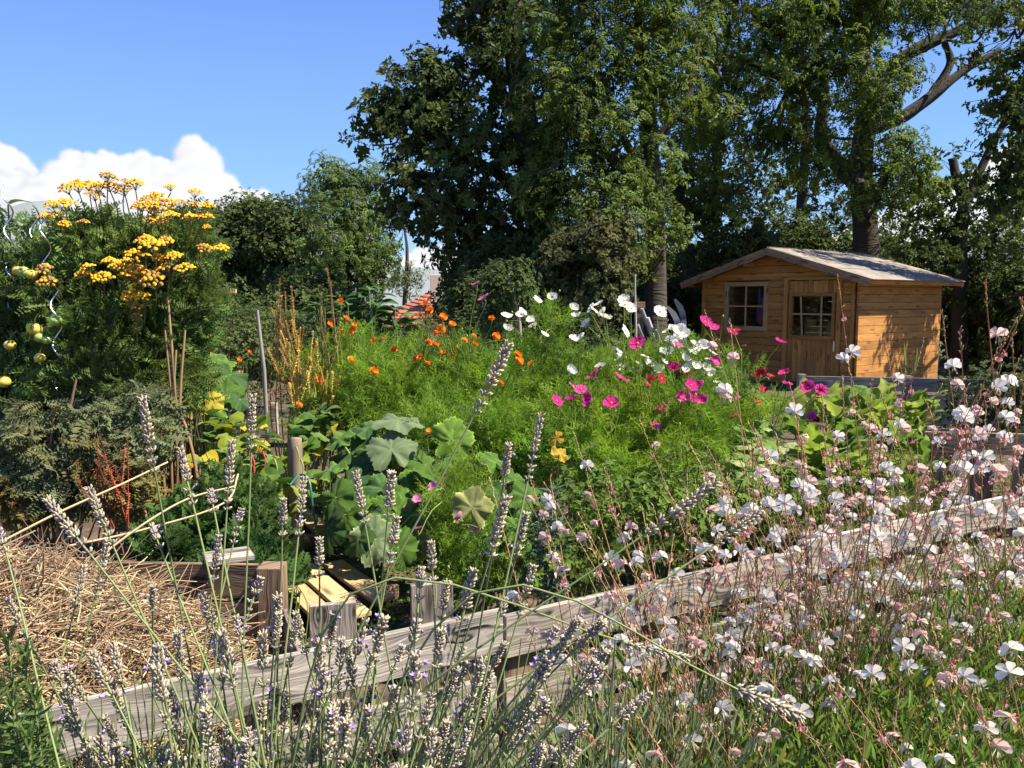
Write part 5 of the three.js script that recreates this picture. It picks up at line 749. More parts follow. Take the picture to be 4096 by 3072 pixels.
  const tray = P(665, 368, 10.9), tr = thing('planter_box', 'pale open box holding the feet of the leaning stakes', 'box', V(tray.x, 0, tray.z)); for (const [w, d, x, z] of [[0.62, 0.02, 0, 0.2], [0.62, 0.02, 0, -0.2], [0.02, 0.38, 0.3, 0], [0.02, 0.38, -0.3, 0]]) plank(tr, 'side', [w, 0.62, d], [x, 0.31, z], M.pale[0]); plank(tr, 'bottom', [0.57, 0.02, 0.37], [0, 0.03, 0], M.pale[1]);
  const pot = new GB(); pot.tube([V(0, 0, 0), V(0, 0.1, 0), V(0, 0.3, 0)], 0.1, 0.14, 18, C(0.55, 0.2, 0.1)); const pp2 = G(722, 372); const pm = solo('clay_pot', 'small terracotta pot on the ground beside the path', 'pot', pot, M.stem, V(0, 0, 0)); pm.position.copy(G(236, 385).setY(0));
  // turquoise hose
  const hose = new GB(); hose.tube(curve([P(290, 485, 4.5), P(300, 475, 4.6), P(308, 478, 4.55), P(313, 492, 4.5).setY(0.4), G(318, 515)], 16), 0.007, 0.007, 7, C(0.015, 0.12, 0.1)); solo('garden_hose', 'turquoise hose end hanging below the bean leaves', 'hose', hose, matte(1, 1, 1, { roughness: 0.35 }), G(318, 515));
}

// ---------------------------------------------------------------- dock, amaranth, parsley and other herbs
{
  const seedTwig = (() => { const g = new GB(); g.tube([V(0, 0, 0), V(0, 0.3, 0)], 0.004, 0.002, 4, C(1, 0.9, 0.7)); for (let k = 0; k < 60; k++) { const y = 0.02 + k / 60 * 0.27, a = k * 2.4; g.leaf(V(0, y, 0), V(Math.cos(a), 0.5, Math.sin(a)), UP, rr(0.012, 0.026), 0.014, tone(rr(0.7, 1.3), 0.05)); } return g.build(false); })();
  const spike = (o) => { const foot = V(P(o.px, 380, o.D).x, 0, P(o.px, 380, o.D).z), t = thing(o.name, o.label, 'plant', foot, o.group), st = new GB(), list = []; for (const [px, py, py2] of o.spikes) { const a = P(px, py, o.D), b = P(px + rr(-5, 5), py2, o.D); st.tube(arc(foot, a, V(rr(-0.1, 0.1), 0, 0), 8), 0.007, 0.003, 4, C(o.col.r * 0.8, o.col.g * 0.7, o.col.b * 0.7)); const L = a.distanceTo(b); for (let k = 0; k < Math.max(2, L / 0.07); k++) { const f = k / Math.max(2, L / 0.07), p = a.clone().lerp(b, f); list.push([aim(p.add(V(0, -0.05, 0)), V(rr(-0.3, 0.3) * (1 + f), 1, rr(-0.3, 0.3) * (1 + f)), rr(0.5, 0.85)), vary(o.col, 0.3, 0.1)]); } } wpart(t, 'stems', st, M.stem); foliage(t, 'seed_spikes', seedTwig, matte(1, 1, 1), list); };
  spike({ name: 'dock_plant', label: 'dry brown dock with tall seed spikes behind the grey pole', px: 285, D: 6.2, col: C(0.42, 0.27, 0.11), group: 'dry dock plants', spikes: [[278, 304, 370], [286, 315, 375], [293, 310, 380], [282, 330, 380], [274, 330, 370], [300, 340, 385]] });
  spike({ name: 'dock_plant', label: 'dry brown dock with a single tall spike before the walnut', px: 330, D: 6, col: C(0.32, 0.23, 0.11), group: 'dry dock plants', spikes: [[331, 287, 345], [320, 320, 370], [327, 330, 380]] });
  spike({ name: 'amaranth_plant', label: 'yellowing amaranth with pink lower leaves beside the dock', px: 300, D: 5.8, col: C(0.55, 0.43, 0.12), spikes: [[288, 345, 405], [298, 335, 410], [310, 350, 410], [318, 365, 412], [304, 370, 415], [325, 380, 410], [295, 375, 405], [331, 390, 412]] });
  herb({ name: 'pink_leaved_plant', label: 'small pink leaved plant at the foot of the amaranth', geo: twig.small, mat: leafy(0.42, 0.14, 0.16), lobes: [[292, 385, 6.2, 7, 16], [298, 394, 6.2, 6, 12]], size: 0.35 });
  spike({ name: 'red_sorrel', label: 'rusty red dried sorrel standing behind the hay', px: 110, D: 3.7, col: C(0.26, 0.07, 0.035), spikes: [[103, 478, 515], [112, 472, 515], [120, 480, 512], [128, 470, 505], [117, 490, 520], [98, 490, 518]] });
  // parsley and carrot tops
  const pm = leafy(0.075, 0.15, 0.03);
  [['parsley clump at the corner post of the hay bay', [[240, 570, 3.35, 30, 260], [268, 590, 3.3, 18, 120], [255, 548, 3.5, 26, 210]]], ['parsley clump beside the far walkway slats', [[245, 520, 3.9, 30, 260], [225, 500, 4.1, 26, 220], [255, 530, 3.8, 18, 120]]], ['parsley clump behind the hay heap', [[185, 535, 3.8, 32, 280], [210, 520, 3.9, 28, 240], [160, 555, 3.5, 24, 150]]], ['parsley sprig in the walkway gap', [[288, 578, 3.6, 12, 50]]]].forEach(([label, lobes]) => herb({ name: 'parsley_plant', label, geo: parsleyFern, mat: pm, lobes, rise: 0.7, stems: 6, stemR: 0.003, size: 0.85, group: 'parsley clumps' }));
  [['nettle like weeds at the foot of the pink cosmos', [[500, 570, 3.5, 18, 36], [535, 575, 3.4, 20, 40]]], ['leafy weeds behind the fence under the magenta cosmos', [[590, 545, 3.5, 28, 90], [630, 530, 3.7, 28, 90], [600, 510, 3.9, 26, 80], [570, 560, 3.4, 24, 70]]], ['leafy weeds behind the fence under the pale mallow', [[680, 525, 3.8, 28, 90], [720, 520, 3.9, 28, 90], [690, 500, 4.1, 24, 70], [655, 545, 3.6, 24, 70]]], ['leafy weeds behind the fence beside the chard', [[770, 512, 4, 26, 90], [810, 515, 4.1, 26, 90], [860, 512, 4.2, 26, 90], [905, 505, 4.3, 26, 90]]]].forEach(([label, lobes]) => herb({ name: 'weed_patch', label, geo: [twig.small, feathers[0], feathers[1], parsleyFern], mat: leafy(0.125, 0.205, 0.032, { transmission: 0.5 }), lobes, size: 0.5, stems: 7, stemR: 0.003, spread: 0.2, group: 'weeds behind the fence' }));
  // blue green spurge
  const sp2 = thing('spurge_plant', 'blue green spurge with narrow whorled leaves among the gaura', 'plant', V(P(550, 560, 3.3).x, 0, P(550, 560, 3.3).z)), nl = bladeLeaf(0.07, (f) => 0.0055 * Math.sin(Math.PI * Math.min(0.97, 0.1 + f)), { bend: 0.5, n: 3 }), bm = leafy(0.07, 0.12, 0.09);
  for (const [px, py] of [[552, 490], [540, 515], [562, 520]]) { const tip = P(px, py, 3.25), g = new GB(), base = V(sp2.position.x, 0, sp2.position.z); g.tube(arc(base, tip, V(0, 0, 0), 6), 0.006, 0.004, 5, C(0.14, 0.2, 0.12)); wpart(sp2, 'stem', g, M.stem); const l = []; for (let k = 0; k < 70; k++) { const f = k / 70, a = k * 2.4, p = tip.clone().lerp(base, f * 0.5); l.push([aim(p, V(Math.cos(a), 0.5 - f * 0.8, Math.sin(a)), rr(0.8, 1.1), rnd() * 6), vary(white, 0.2)]); } foliage(sp2, 'leaves', nl, bm, l); }
  // the far gardens on the path side
  [['low flower patch with small yellow flowers beyond the path', [[235, 345, 9, 26, 120], [262, 350, 9, 22, 100], [245, 365, 8, 26, 130], [275, 370, 8.4, 16, 60]]], ['leafy vegetable patch under the dark hedge', [[225, 330, 12, 22, 90], [255, 330, 12, 24, 100], [290, 335, 12, 24, 100]]], ['leafy patch behind the artichoke stems', [[330, 340, 11, 26, 110], [375, 340, 11, 26, 110], [420, 345, 11, 26, 100]]], ['vegetable rows behind the tomato plants', [[20, 340, 10, 34, 140], [80, 345, 10, 34, 140], [140, 350, 10, 30, 120]]], ['weedy patch before the shade of the oak', [[470, 345, 12, 30, 110], [530, 345, 12, 30, 110], [590, 350, 12, 26, 90]]], ['weedy patch in front of the shed', [[720, 388, 11, 16, 50], [700, 395, 9, 20, 60]]], ['leafy plants behind the brown upright pallet', [[985, 410, 6.4, 22, 90], [1015, 412, 6.2, 22, 90]]]].forEach(([label, lobes], k) => { const t = herb({ name: 'vegetable_patch', label, geo: twig.small, mat: [leafy(0.075, 0.11, 0.035), leafy(0.07, 0.13, 0.035)][k % 2], lobes, size: 0.55, stems: 3, group: 'patches of vegetables and weeds' }); if (k === 0) setFlowers([t], 'orange', [[228, 348], [250, 352], [262, 356], [240, 360], [270, 350]], { size: 0.8, buds: 0 }); });
  // small yellow flowers by the path
  const ty = thing('goldenrod_plant', 'small yellow flowered plant beside the T shaped post', 'flower', V(P(204, 370, 6.3).x, 0, P(204, 370, 6.3).z)), tg = new GB(), by = petals(10, 0.018, 0.3, 0.1, C(0.85, 0.5, 0.01), C(0.7, 0.35, 0.01), C(0.6, 0.3, 0.01));
  for (const [px, py] of [[201, 334], [205, 330], [202, 341], [207, 344], [200, 350], [204, 352], [208, 338], [199, 357], [206, 360], [210, 352], [203, 346]]) { const p = P(px, py, 6.3); tg.tube(arc(V(ty.position.x, 0, ty.position.z), p, V(rr(-0.05, 0.05), 0, 0), 4), 0.004, 0.002, 4, C(0.12, 0.2, 0.05)); const f = part(ty, 'flower', by, M.petal); f.position.copy(p).sub(ty.position); f.rotation.set(rr(0, 0.8), 0, rr(-0.5, 0.3)); }
  wpart(ty, 'stems', tg, M.stem);
}

// ---------------------------------------------------------------- ground cover: weeds on the soil, lawn on the camera side
{
  const wg = new GB(); for (let k = 0; k < 7; k++) { const a = k * 2.4; wg.leaf(V(rr(-0.04, 0.04), 0, rr(-0.04, 0.04)), V(Math.cos(a), rr(0.4, 1.2), Math.sin(a)), UP, rr(0.03, 0.055), rr(0.018, 0.03), tone(rr(0.7, 1.3), rr(-0.05, 0.1)), 0.1, 0.25); }
  const inBed = (x, D) => D - FA[1] - (x - FA[0]) * FE[1] / FE[0], list = [];
  for (let k = 0; k < 15000; k++) { const D = 2 + 11 * Math.pow(rnd(), 1.3), x = rr(-0.72, 0.75) * D + rr(-0.4, 0.4), f = inBed(x, D); if (f < 0.1 || fbm(x * 1.2 + 30, D * 1.2 + 30, 3) < 0.46) continue; list.push([aim(V(x, 0, -D), V(rr(-0.3, 0.3), 1, rr(-0.3, 0.3)), rr(0.6, 1.5)), vary(white, 0.3, 0.12)]); }
  const w = thing('weeds', 'small green weeds spread over the bare soil of the beds', 'weeds', V(0, 0, -4)); w.userData.kind = 'stuff'; foliage(w, 'weed_leaves', wg.build(false), leafy(0.09, 0.15, 0.03), list);
  const gg = new GB(); for (let k = 0; k < 9; k++) { const a = k * 2.4, o = V(rr(-0.03, 0.03), 0, rr(-0.03, 0.03)), h = rr(0.08, 0.2), m = o.clone().add(V(Math.cos(a) * h * 0.2, h * 0.6, Math.sin(a) * h * 0.2)); const c = tone(rr(0.7, 1.3), rr(-0.05, 0.12)); gg.blade(o, m, 0.0055, c, V(Math.sin(a), 0, Math.cos(a))); gg.blade(m, o.clone().add(V(Math.cos(a) * h * 0.75, h * 0.85, Math.sin(a) * h * 0.75)), 0.0045, c, V(Math.sin(a), 0, Math.cos(a))); }
  const gl = [];
  for (let k = 0; k < 14000; k++) { const x = rr(-1.6, 3.4), D = rr(0.9, 3.9), f = inBed(x, D); if (f > -0.02) continue; gl.push([aim(V(x, 0, -D), V(rr(-0.4, 0.4), 1, rr(-0.4, 0.4)), rr(0.5, 1.15)), vary(rnd() < 0.12 ? C(2.2, 1.5, 1.1) : white, 0.3, 0.15)]); }
  const g = thing('grass', 'green lawn grass along the foot of the fence', 'grass', V(0.5, 0, -2.2)); g.userData.kind = 'stuff'; foliage(g, 'grass_blades', gg.build(false), leafy(0.12, 0.2, 0.03), gl);
}

// ---------------------------------------------------------------- rosemary at the bottom corner
{
  const nb = bladeLeaf(0.03, (f) => 0.0024 * (1 - Math.pow(f, 4)), { bend: 0.4, n: 2, vein: 1.1 }), rm = leafy(0.085, 0.15, 0.035, { clearcoat: 0.25 });
  const t = thing('rosemary_plant', 'upright rosemary with needle leaves at the foot of the fence', 'plant', at(-0.62, 1.1));
  for (const [px, py, D, lean] of [[8, 640, 1.12, -0.05], [24, 652, 1.15, 0.02], [34, 690, 1.1, 0.08], [-8, 660, 1.1, -0.1], [45, 722, 1.12, 0.15], [12, 700, 1.05, -0.02], [28, 735, 1.05, 0.1], [52, 745, 1.15, 0.2], [0, 725, 1.05, -0.1]]) {
    const tip = P(px, py, D), base = V(t.position.x + rr(-0.06, 0.06), 0, t.position.z + rr(-0.06, 0.06)), path = curve([base, V(lerp(base.x, tip.x, 0.7) , tip.y * 0.55, lerp(base.z, tip.z, 0.7)), tip], 30), g = new GB(), l = [];
    g.tube(path, 0.004, 0.002, 5, C(0.2, 0.15, 0.08), C(0.16, 0.2, 0.07)); wpart(t, 'stem', g, M.stem);
    for (let k = 0; k < 260; k++) { const f = 1 - Math.pow(k / 260, 1) * 0.5, i = Math.min(29, Math.floor(f * 30)), p = path[i].clone().lerp(path[i + 1], f * 30 - i), a = k * 2.4; l.push([aim(p, V(Math.cos(a), 0.55 + (f > 0.97 ? 1.4 : 0), Math.sin(a)), rr(0.75, 1.15)), vary(white, 0.25, 0.1)]); }
    foliage(t, 'needles', nb, rm, l);
  }
}

// ---------------------------------------------------------------- lavender in front of the fence
{
  const grey = C(0.4, 0.36, 0.275), mauve = C(0.31, 0.265, 0.26), violet = C(0.38, 0.28, 0.58);
  const makeSpike = (L, flowers) => {       // +y up from its foot; whorls of calyces
    const g = new GB(), n = Math.max(1, Math.round(L / 0.0052));
    g.tube([V(0, -0.002, 0), V(0, L * 0.5, 0), V(0, L, 0)], 0.0013, 0.001, 4, C(0.2, 0.24, 0.1));
    for (let k = 0; k < n; k++) {
      if (n > 4 && k > 0 && k < 3 && rnd() < 0.4) continue; const f = n > 1 ? k / (n - 1) : 0, y = f * L + (n > 1 ? rr(-0.0016, 0.0016) : 0), gap = k === 0 ? -L * 0.12 : 0, m = 5 + Math.floor(rnd() * 4), R = 0.0045 * (1 - 0.35 * f) + 0.0008;
      for (let j = 0; j < m; j++) { const a = (j + (k % 2) * 0.5) / m * 6.283 + rr(-0.25, 0.25), d = V(Math.cos(a), rr(0.9, 1.7) + f * 0.6, Math.sin(a)); const c = vary(rnd() < 0.22 ? mauve : grey, 0.22, 0.05); g.spindle(V(Math.cos(a) * R * 0.35, y + gap, Math.sin(a) * R * 0.35), d, rr(0.007, 0.0098), rr(0.0014, 0.0019), c.clone().multiplyScalar(0.75), c, 5); if (rnd() < flowers) { const o = V(Math.cos(a) * R * 1.8, y + gap + 0.007, Math.sin(a) * R * 1.8); for (let q = 0; q < 5; q++) g.leaf(o, V(Math.cos(a + q * 1.26) , 0.5, Math.sin(a + q * 1.26)).add(d), d, 0.0062, 0.0042, vary(violet, 0.18, 0.05)); } }
    }
    return g.build();
  };
  const spikes = [makeSpike(0.05, 0.0), makeSpike(0.06, 0.012), makeSpike(0.045, 0.03), makeSpike(0.035, 0.07), makeSpike(0.07, 0.01), makeSpike(0.03, 0.03), makeSpike(0.055, 0.02)], lens = [0.05, 0.06, 0.045, 0.035, 0.07, 0.03, 0.055];
  const knot = makeSpike(0.009, 0);
  const where = [['lavender bush with long grey stalks beside the rosemary', -0.62, 1.28], ['lavender bush with grey faded spikes in front of the hay', -0.34, 1.34], ['lavender bush full of violet flowers at the fence foot', -0.08, 1.38], ['lavender bush leaning into the white gaura', 0.16, 1.42]];
  const plants = where.map(([label, x, D]) => thing('lavender_plant', label, 'flower', at(x, D), 'lavender bushes along the fence'));
  const S = 1 / 2.16;
  const stalk = (tx, ty, bx, by, D, v) => {      // tip and foot of a spike in the photo
    const tip = P(tx * S, ty * S, D), foot = P(bx * S, by * S, D + rr(-0.02, 0.02)), L = tip.distanceTo(foot), dir = tip.clone().sub(foot).normalize(), lean = foot.x - dir.x / Math.max(0.3, dir.y) * foot.y * 0.45;
    const t = plants.reduce((a, b) => (Math.abs(a.position.x - lean) < Math.abs(b.position.x - lean) ? a : b)), base = t.position.clone().add(V(gauss() * 0.09, 0.05, gauss() * 0.07));
    const g = new GB(), c = vary(C(0.13, 0.17, 0.06), 0.2), mid = foot.clone().addScaledVector(dir, -foot.y * 0.42);
    g.tube(curve([base, base.clone().lerp(mid, 0.6).add(V(0, 0.05, 0)), mid, foot], 14), 0.0021, 0.0016, 5, c, vary(C(0.17, 0.22, 0.08), 0.15));
    const s = wpart(t, 'flower_stalk', g, M.stem), i = v ?? lens.reduce((a, l, k) => (Math.abs(l - L) + rnd() * 0.008 < Math.abs(lens[a] - L) ? k : a), 0), f = part(s, 'flower_spike', spikes[i], M.stem);
    f.position.copy(foot).sub(t.position); f.quaternion.setFromUnitVectors(UP, dir).multiply(Q.setFromAxisAngle(UP, rnd() * 6)); const k = L / lens[i], w = Math.min(1.45, Math.max(1.05, 0.7 + k * 0.5)) * rr(0.85, 1.25); f.scale.set(w, k, w);
    if (rnd() < 0.45) { const q = foot.clone().addScaledVector(dir, -rr(0.018, 0.03)), n = part(s, 'flower_whorl', knot, M.stem); n.position.copy(q).sub(t.position); n.quaternion.copy(f.quaternion); n.scale.setScalar(rr(0.9, 1.2)); }
  };
  for (const [a, b, c, d, D] of [[1097, 748, 1042, 862, 1.25], [1168, 900, 1148, 1000, 1.25], [545, 858, 543, 958, 1.3], [308, 865, 328, 985, 1.3], [390, 975, 408, 1052, 1.3], [500, 958, 492, 1075, 1.28], [104, 1082, 185, 1185, 1.22], [193, 1058, 238, 1165, 1.24], [655, 1040, 648, 1122, 1.3], [612, 1085, 610, 1148, 1.32], [768, 1024, 786, 1120, 1.28], [845, 1028, 838, 1108, 1.3], [856, 1125, 845, 1190, 1.32], [455, 1065, 462, 1102, 1.4], [472, 1165, 462, 1245, 1.3], [1540, 1046, 1420, 1135, 1.2], [1642, 1105, 1560, 1165, 1.22], [1725, 1545, 1605, 1495, 1.2], [1092, 1078, 1062, 1190, 1.26], [1098, 968, 1088, 1040, 1.34], [932, 1178, 935, 1245, 1.3], [690, 1170, 690, 1235, 1.34], [20, 1300, 50, 1360, 1.25], [0, 1150, 12, 1190, 1.25], [330, 1140, 345, 1180, 1.36], [600, 1290, 595, 1370, 1.28], [560, 1255, 545, 1300, 1.34], [520, 1105, 512, 1140, 1.4], [640, 1330, 655, 1390, 1.28], [330, 1270, 330, 1300, 1.36], [230, 1175, 215, 1250, 1.28], [180, 1230, 165, 1300, 1.32], [245, 1395, 262, 1470, 1.22], [385, 1375, 390, 1440, 1.25], [440, 1290, 462, 1360, 1.3], [910, 1235, 905, 1290, 1.32], [1135, 1115, 1120, 1180, 1.34], [1150, 1230, 1130, 1300, 1.32], [1020, 1240, 1000, 1330, 1.28], [965, 1260, 955, 1330, 1.3], [1090, 1300, 1075, 1350, 1.32], [690, 1380, 690, 1430, 1.3], [720, 1330, 715, 1390, 1.34], [750, 1400, 760, 1460, 1.26], [140, 1555, 185, 1600, 1.2], [440, 1480, 440, 1540, 1.24], [1480, 1420, 1390, 1400, 1.24], [1395, 1500, 1330, 1560, 1.22]]) stalk(a, b, c, d, D);
  for (let k = 0; k < 96; k++) { const x = k < 40 ? rr(420, 1150) : rr(60, 1300), y = rr(1330, 1640), L = rr(45, 95), a = ((x - 620) / 600) * 0.55 + rr(-0.18, 0.18); stalk(x + Math.sin(a) * L, y, x, y + Math.cos(a) * L, rr(1.1, 1.36), k % 3 === 0 ? 3 : k % 3 === 1 ? 2 : undefined); }
  // grey green leaves
  const ll = bladeLeaf(0.05, (f) => 0.0024 * (1 - Math.pow(f, 3) * 0.9), { bend: 0.35, n: 3 }), lm = leafy(0.17, 0.21, 0.1, { clearcoat: 0 });
  for (const t of plants) { const l = []; for (let k = 0; k < 1500; k++) { const a = rnd() * 6.283, h = Math.pow(rnd(), 0.7) * 0.78, r = (0.1 + h * 0.28) * Math.sqrt(rnd()), p = t.position.clone().add(V(Math.cos(a) * r, h + 0.05, Math.sin(a) * r * 0.7)); l.push([aim(p, V(Math.cos(a) * 0.5 + rr(-0.4, 0.4), 1, Math.sin(a) * 0.5 + rr(-0.4, 0.4)), rr(0.7, 1.2)), vary(white, 0.25, 0.08)]); } foliage(t, 'leaves', ll, lm, l); }
  // bare green stalks between
  for (const t of plants) { const g = new GB(); for (let k = 0; k < 46; k++) { const a = rnd() * 6.283, h = rr(0.6, 1.02), sp = rr(0.05, 0.3), b = t.position.clone().add(V(gauss() * 0.09, 0, gauss() * 0.07)); g.tube(arc(b, b.clone().add(V(Math.cos(a) * sp, h, Math.sin(a) * sp * 0.5)), V(-Math.cos(a) * sp * 0.15, 0, 0), 6), 0.002, 0.0012, 4, vary(C(0.15, 0.2, 0.07), 0.25)); } wpart(t, 'bare_stalks', g, M.stem); }
}

// ---------------------------------------------------------------- gaura: wiry stems with white butterfly flowers
{
  const wh = C(0.84, 0.83, 0.8), pk = C(0.72, 0.3, 0.3), rose = C(0.62, 0.2, 0.2);
  const flower = (open, pinkish) => {         // opens towards +z, petals fanned upwards
    const g = new GB();
    for (let k = 0; k < 4; k++) { const a = [-1.45, -0.5, 0.5, 1.45][k] + rr(-0.18, 0.18), d = V(Math.sin(a) * open, Math.cos(a) * 0.9 * open + 0.1, 0.55 + (1 - open)).normalize(), s = V(Math.cos(a), -Math.sin(a), 0), n = V().crossVectors(s, d), c = vary(pinkish ? wh.clone().lerp(pk, rr(0.2, 0.7)) : wh, 0.06, 0.02), L = rr(0.015, 0.018); const q = (f, m) => g.vv(d.clone().multiplyScalar(L * f).addScaledVector(s, m * 0.0049 * Math.sin(Math.PI * Math.min(0.86, 0.04 + 0.82 * Math.pow(f, 1.5)))).addScaledVector(n, 0.0022 * f * f - 0.001 * Math.abs(m)), f < 0.3 ? c.clone().lerp(C(0.7, 0.6, 0.4), 0.4) : c); const R = [0, 0.35, 0.7, 0.92, 1].map((f) => [-1, 0, 1].map((m) => q(f * (m ? 1 - 0.06 * f : 1), m))); for (let i = 0; i < 4; i++) for (let j = 0; j < 2; j++) g.q(R[i][j], R[i][j + 1], R[i + 1][j + 1], R[i + 1][j]); }
    for (let k = 0; k < 6; k++) { const e = V(rr(-0.005, 0.005), -rr(0.006, 0.012), rr(0.006, 0.012)); g.tube([V(0, 0, 0), e.clone().multiplyScalar(0.5).add(V(0, 0.001, 0.002)), e], 0.0003, 0.0003, 3, C(0.8, 0.75, 0.6)); g.spindle(e, V(0.3, 0, 1), 0.002, 0.0006, C(0.5, 0.25, 0.1)); }
    g.spindle(V(0, 0, -0.011), V(0, 0, 1), 0.011, 0.0014, rose, pk); for (const m of [-1, 1]) g.leaf(V(0, 0, -0.002), V(m * 0.7, -0.4, -1), V(0, 1, 0), 0.009, 0.0025, pk);
    return g.build();
  };
  const open = [flower(1, false), flower(0.85, true), flower(1.15, false), flower(0.6, true), flower(0.95, false), flower(0.75, true)], fade = (() => { const g = new GB(); for (let k = 0; k < 5; k++) g.leaf(V(0, 0, 0), V(rr(-0.6, 0.6), -1, rr(-0.6, 0.6)), V(0, 0, 1), rr(0.008, 0.013), 0.006, vary(C(0.74, 0.4, 0.36), 0.12), 0.3, 0.3); g.spindle(V(0, -0.002, 0), UP, 0.008, 0.0015, rose); return g.build(); })();
  const buds = (g, p, d, r) => g.spindle(p, d, rr(0.009, 0.017), r, vary(C(0.32, 0.27, 0.1), 0.2), vary(C(0.52, 0.3, 0.2), 0.25), 4);
  const spots = [['gaura bush tangled in the lavender stalks', 0.36, 1.72, 17], ['gaura bush against the fence, next to the lavender', 0.55, 2.05, 18], ['gaura bush in the middle of the fence', 0.85, 2.2, 20], ['gaura bush with crowded pink buds along the fence', 1.12, 2.36, 20], ['gaura bush covering the fence top rail', 1.42, 2.55, 20], ['gaura bush before the brown pallet', 1.72, 2.72, 20], ['gaura bush at the far end of the fence', 2.05, 2.92, 18], ['low gaura bush spreading over the lawn by the lavender', 0.62, 1.55, 15], ['low gaura bush spreading over the middle of the lawn', 0.95, 1.75, 16], ['low gaura bush spreading over the lawn edge', 1.3, 2.0, 16], ['gaura bush rooted in the open lawn', 1.0, 1.4, 12]];
  const narrow = bladeLeaf(0.055, (f) => 0.0042 * Math.sin(Math.PI * Math.min(0.98, 0.08 + f * 0.92)), { bend: 0.6, n: 3 }), gm = leafy(0.115, 0.19, 0.03, { transmission: 0.5 });
  const plants = spots.map(([label, x, D]) => thing('gaura_plant', label, 'flower', at(x, D), 'gaura bushes'));
  const grow = (t, tip, o = {}) => {
    const base = t.position.clone().add(V(gauss() * 0.1, 0, gauss() * 0.1)), mid = base.clone().lerp(tip, 0.5).add(V(rr(-0.08, 0.08), 0.1 + rr(0, 0.1), rr(-0.08, 0.08))), path = curve([base, mid, tip], 18), g = new GB(), green = vary(C(0.16, 0.18, 0.06), 0.2), red = vary(C(0.3, 0.13, 0.08), 0.2);
    g.tube(path, 0.0024, 0.0009, 4, green, red);
    const top = path[18].clone().sub(path[17]).normalize();
    for (let k = 0; k < 9; k++) buds(g, tip.clone().addScaledVector(top, -k * 0.009), top.clone().add(V(gauss(), rr(0, 0.6), gauss()).multiplyScalar(0.5)), 0.0016);
    for (let k = 0; k < 12; k++) { const i = 8 + Math.floor(rnd() * 9), p = path[i].clone().lerp(path[i + 1], rnd()); buds(g, p, V(gauss(), rr(0.2, 1.2), gauss()), 0.0014); }
    const s = wpart(t, 'stem', g, M.stem), n = (o.n ?? 1 + Math.floor(rnd() * 3.6)) + 1;
    for (let k = 0; k < n; k++) {
      const i = 16 - k * (rnd() < 0.5 ? 1 : 2), p = path[Math.max(8, i)].clone().lerp(path[Math.max(8, i) + 1], rnd()), f = part(s, 'flower', rnd() < 0.36 ? fade : pick(open), M.petal), a = rr(-1.6, 1.9), d = V(Math.sin(a), rr(-0.35, 0.3), Math.cos(a)).normalize();
      p.addScaledVector(d, 0.014); f.position.copy(p).sub(t.position); f.lookAt(f.position.clone().add(d)); f.rotateZ(rr(-0.5, 0.5)); f.scale.setScalar(rr(1.15, 1.65) * (o.s ?? 1));
    }
  };
  plants.forEach((t, k) => {
    const n = spots[k][3], low = k >= 7;
    for (let j = 0; j < n; j++) { const a = rnd() * 6.283, h = low ? rr(0.35, 0.95) : rr(0.5, 1.22), r = rr(0.08, 0.45) * (0.5 + h * 0.5); grow(t, t.position.clone().add(V(Math.cos(a) * r, h, Math.sin(a) * r * 0.8)), low ? { n: Math.floor(rnd() * 2.2) - 0 } : {}); }
    const l = []; for (let j = 0; j < (low ? 1500 : 1600); j++) { const a = rnd() * 6.283, h = Math.pow(rnd(), 1.1) * (low ? 0.6 : 0.66), r = (0.08 + 0.3 * h + 0.1) * Math.sqrt(rnd()), d = V(Math.cos(a) * 0.6 + rr(-0.4, 0.4), 0.9, Math.sin(a) * 0.6 + rr(-0.4, 0.4)); l.push([aim(t.position.clone().add(V(Math.cos(a) * r, h, Math.sin(a) * r)), d, rr(0.7, 1.3)), vary(rnd() < 0.06 ? C(1.9, 1, 0.9) : white, 0.3, 0.14)]); }
    foliage(t, 'leaves', narrow, gm, l);
  });
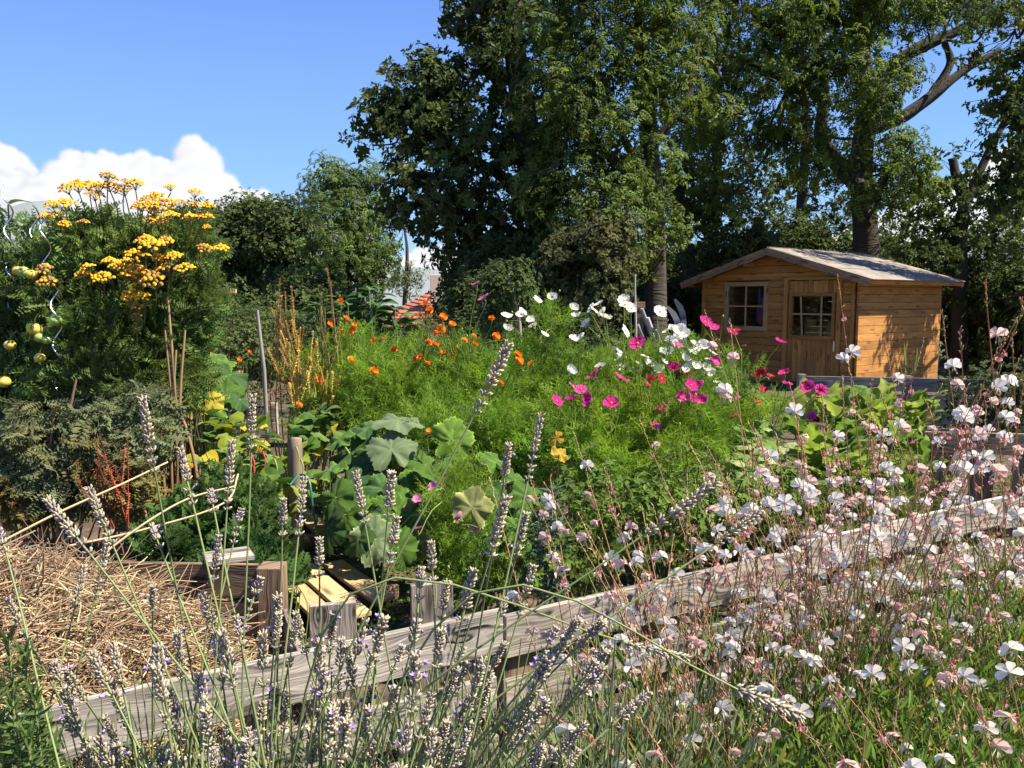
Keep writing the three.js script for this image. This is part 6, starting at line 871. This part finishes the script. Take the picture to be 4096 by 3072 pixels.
  for (let k = 0; k < 56; k++) { const px = rr(530, 1030), rail = lerp(600, 490, (px - 512) / 512), py = rail - 150 * Math.pow(rnd(), 1.3) + 55, D = lerp(1.9, 3.0, (px - 512) / 512) - rr(0, 0.5), p = P(px, py, D); grow(plants.slice(0, 7).reduce((a, b) => (a.position.distanceTo(p) < b.position.distanceTo(p) ? a : b)), p, { s: 1.05 }); }
  for (let k = 0; k < 36; k++) { const px = rr(700, 1030), rail = lerp(600, 490, (px - 512) / 512), py = rail - rr(70, 120 + (px - 700) * 0.28), D = rr(1.6, 2.5), p = P(px, py, D); grow(plants.slice(2, 7).reduce((a, b) => (a.position.distanceTo(p) < b.position.distanceTo(p) ? a : b)), p, { s: 0.95 }); }
  // single stems that stand out
  for (const [px, py, D, k, n] of [[838, 278, 2.45, 3, 3], [985, 283, 1.75, 5, 3], [942, 312, 2.1, 4, 3], [1012, 335, 1.9, 6, 4], [965, 390, 2.0, 5, 3], [885, 345, 2.3, 4, 4], [730, 322, 2.5, 2, 1], [705, 312, 2.3, 2, 2], [905, 375, 2.2, 4, 3], [870, 430, 2.2, 3, 4], [640, 420, 2.6, 1, 2], [530, 480, 2.4, 1, 2], [490, 480, 2.2, 0, 2], [575, 435, 2.5, 1, 3], [605, 470, 2.4, 1, 3], [690, 445, 2.5, 2, 3], [750, 425, 2.5, 3, 4], [800, 440, 2.4, 3, 4], [720, 470, 2.3, 2, 4], [660, 480, 2.3, 2, 4], [930, 470, 2.0, 5, 4], [980, 490, 1.8, 6, 4], [850, 400, 2.5, 4, 3], [790, 385, 2.6, 3, 2], [985, 570, 1.3, 10, 3], [625, 560, 1.8, 7, 3], [740, 640, 1.5, 8, 3], [760, 700, 1.35, 10, 3], [640, 720, 1.3, 7, 3], [535, 705, 1.35, 7, 2], [900, 600, 1.6, 9, 3], [820, 660, 1.5, 10, 3], [950, 660, 1.5, 9, 3], [960, 330, 1.7, 5, 3], [1020, 300, 1.8, 6, 3], [1000, 395, 1.7, 6, 4], [925, 400, 2.0, 5, 4], [880, 390, 2.2, 4, 3], [820, 400, 2.3, 3, 3], [980, 440, 1.8, 6, 4]]) grow(plants[k], P(px, py, D), { n: n + 1, s: 1.2 });
}
renderer.render(scene, camera);
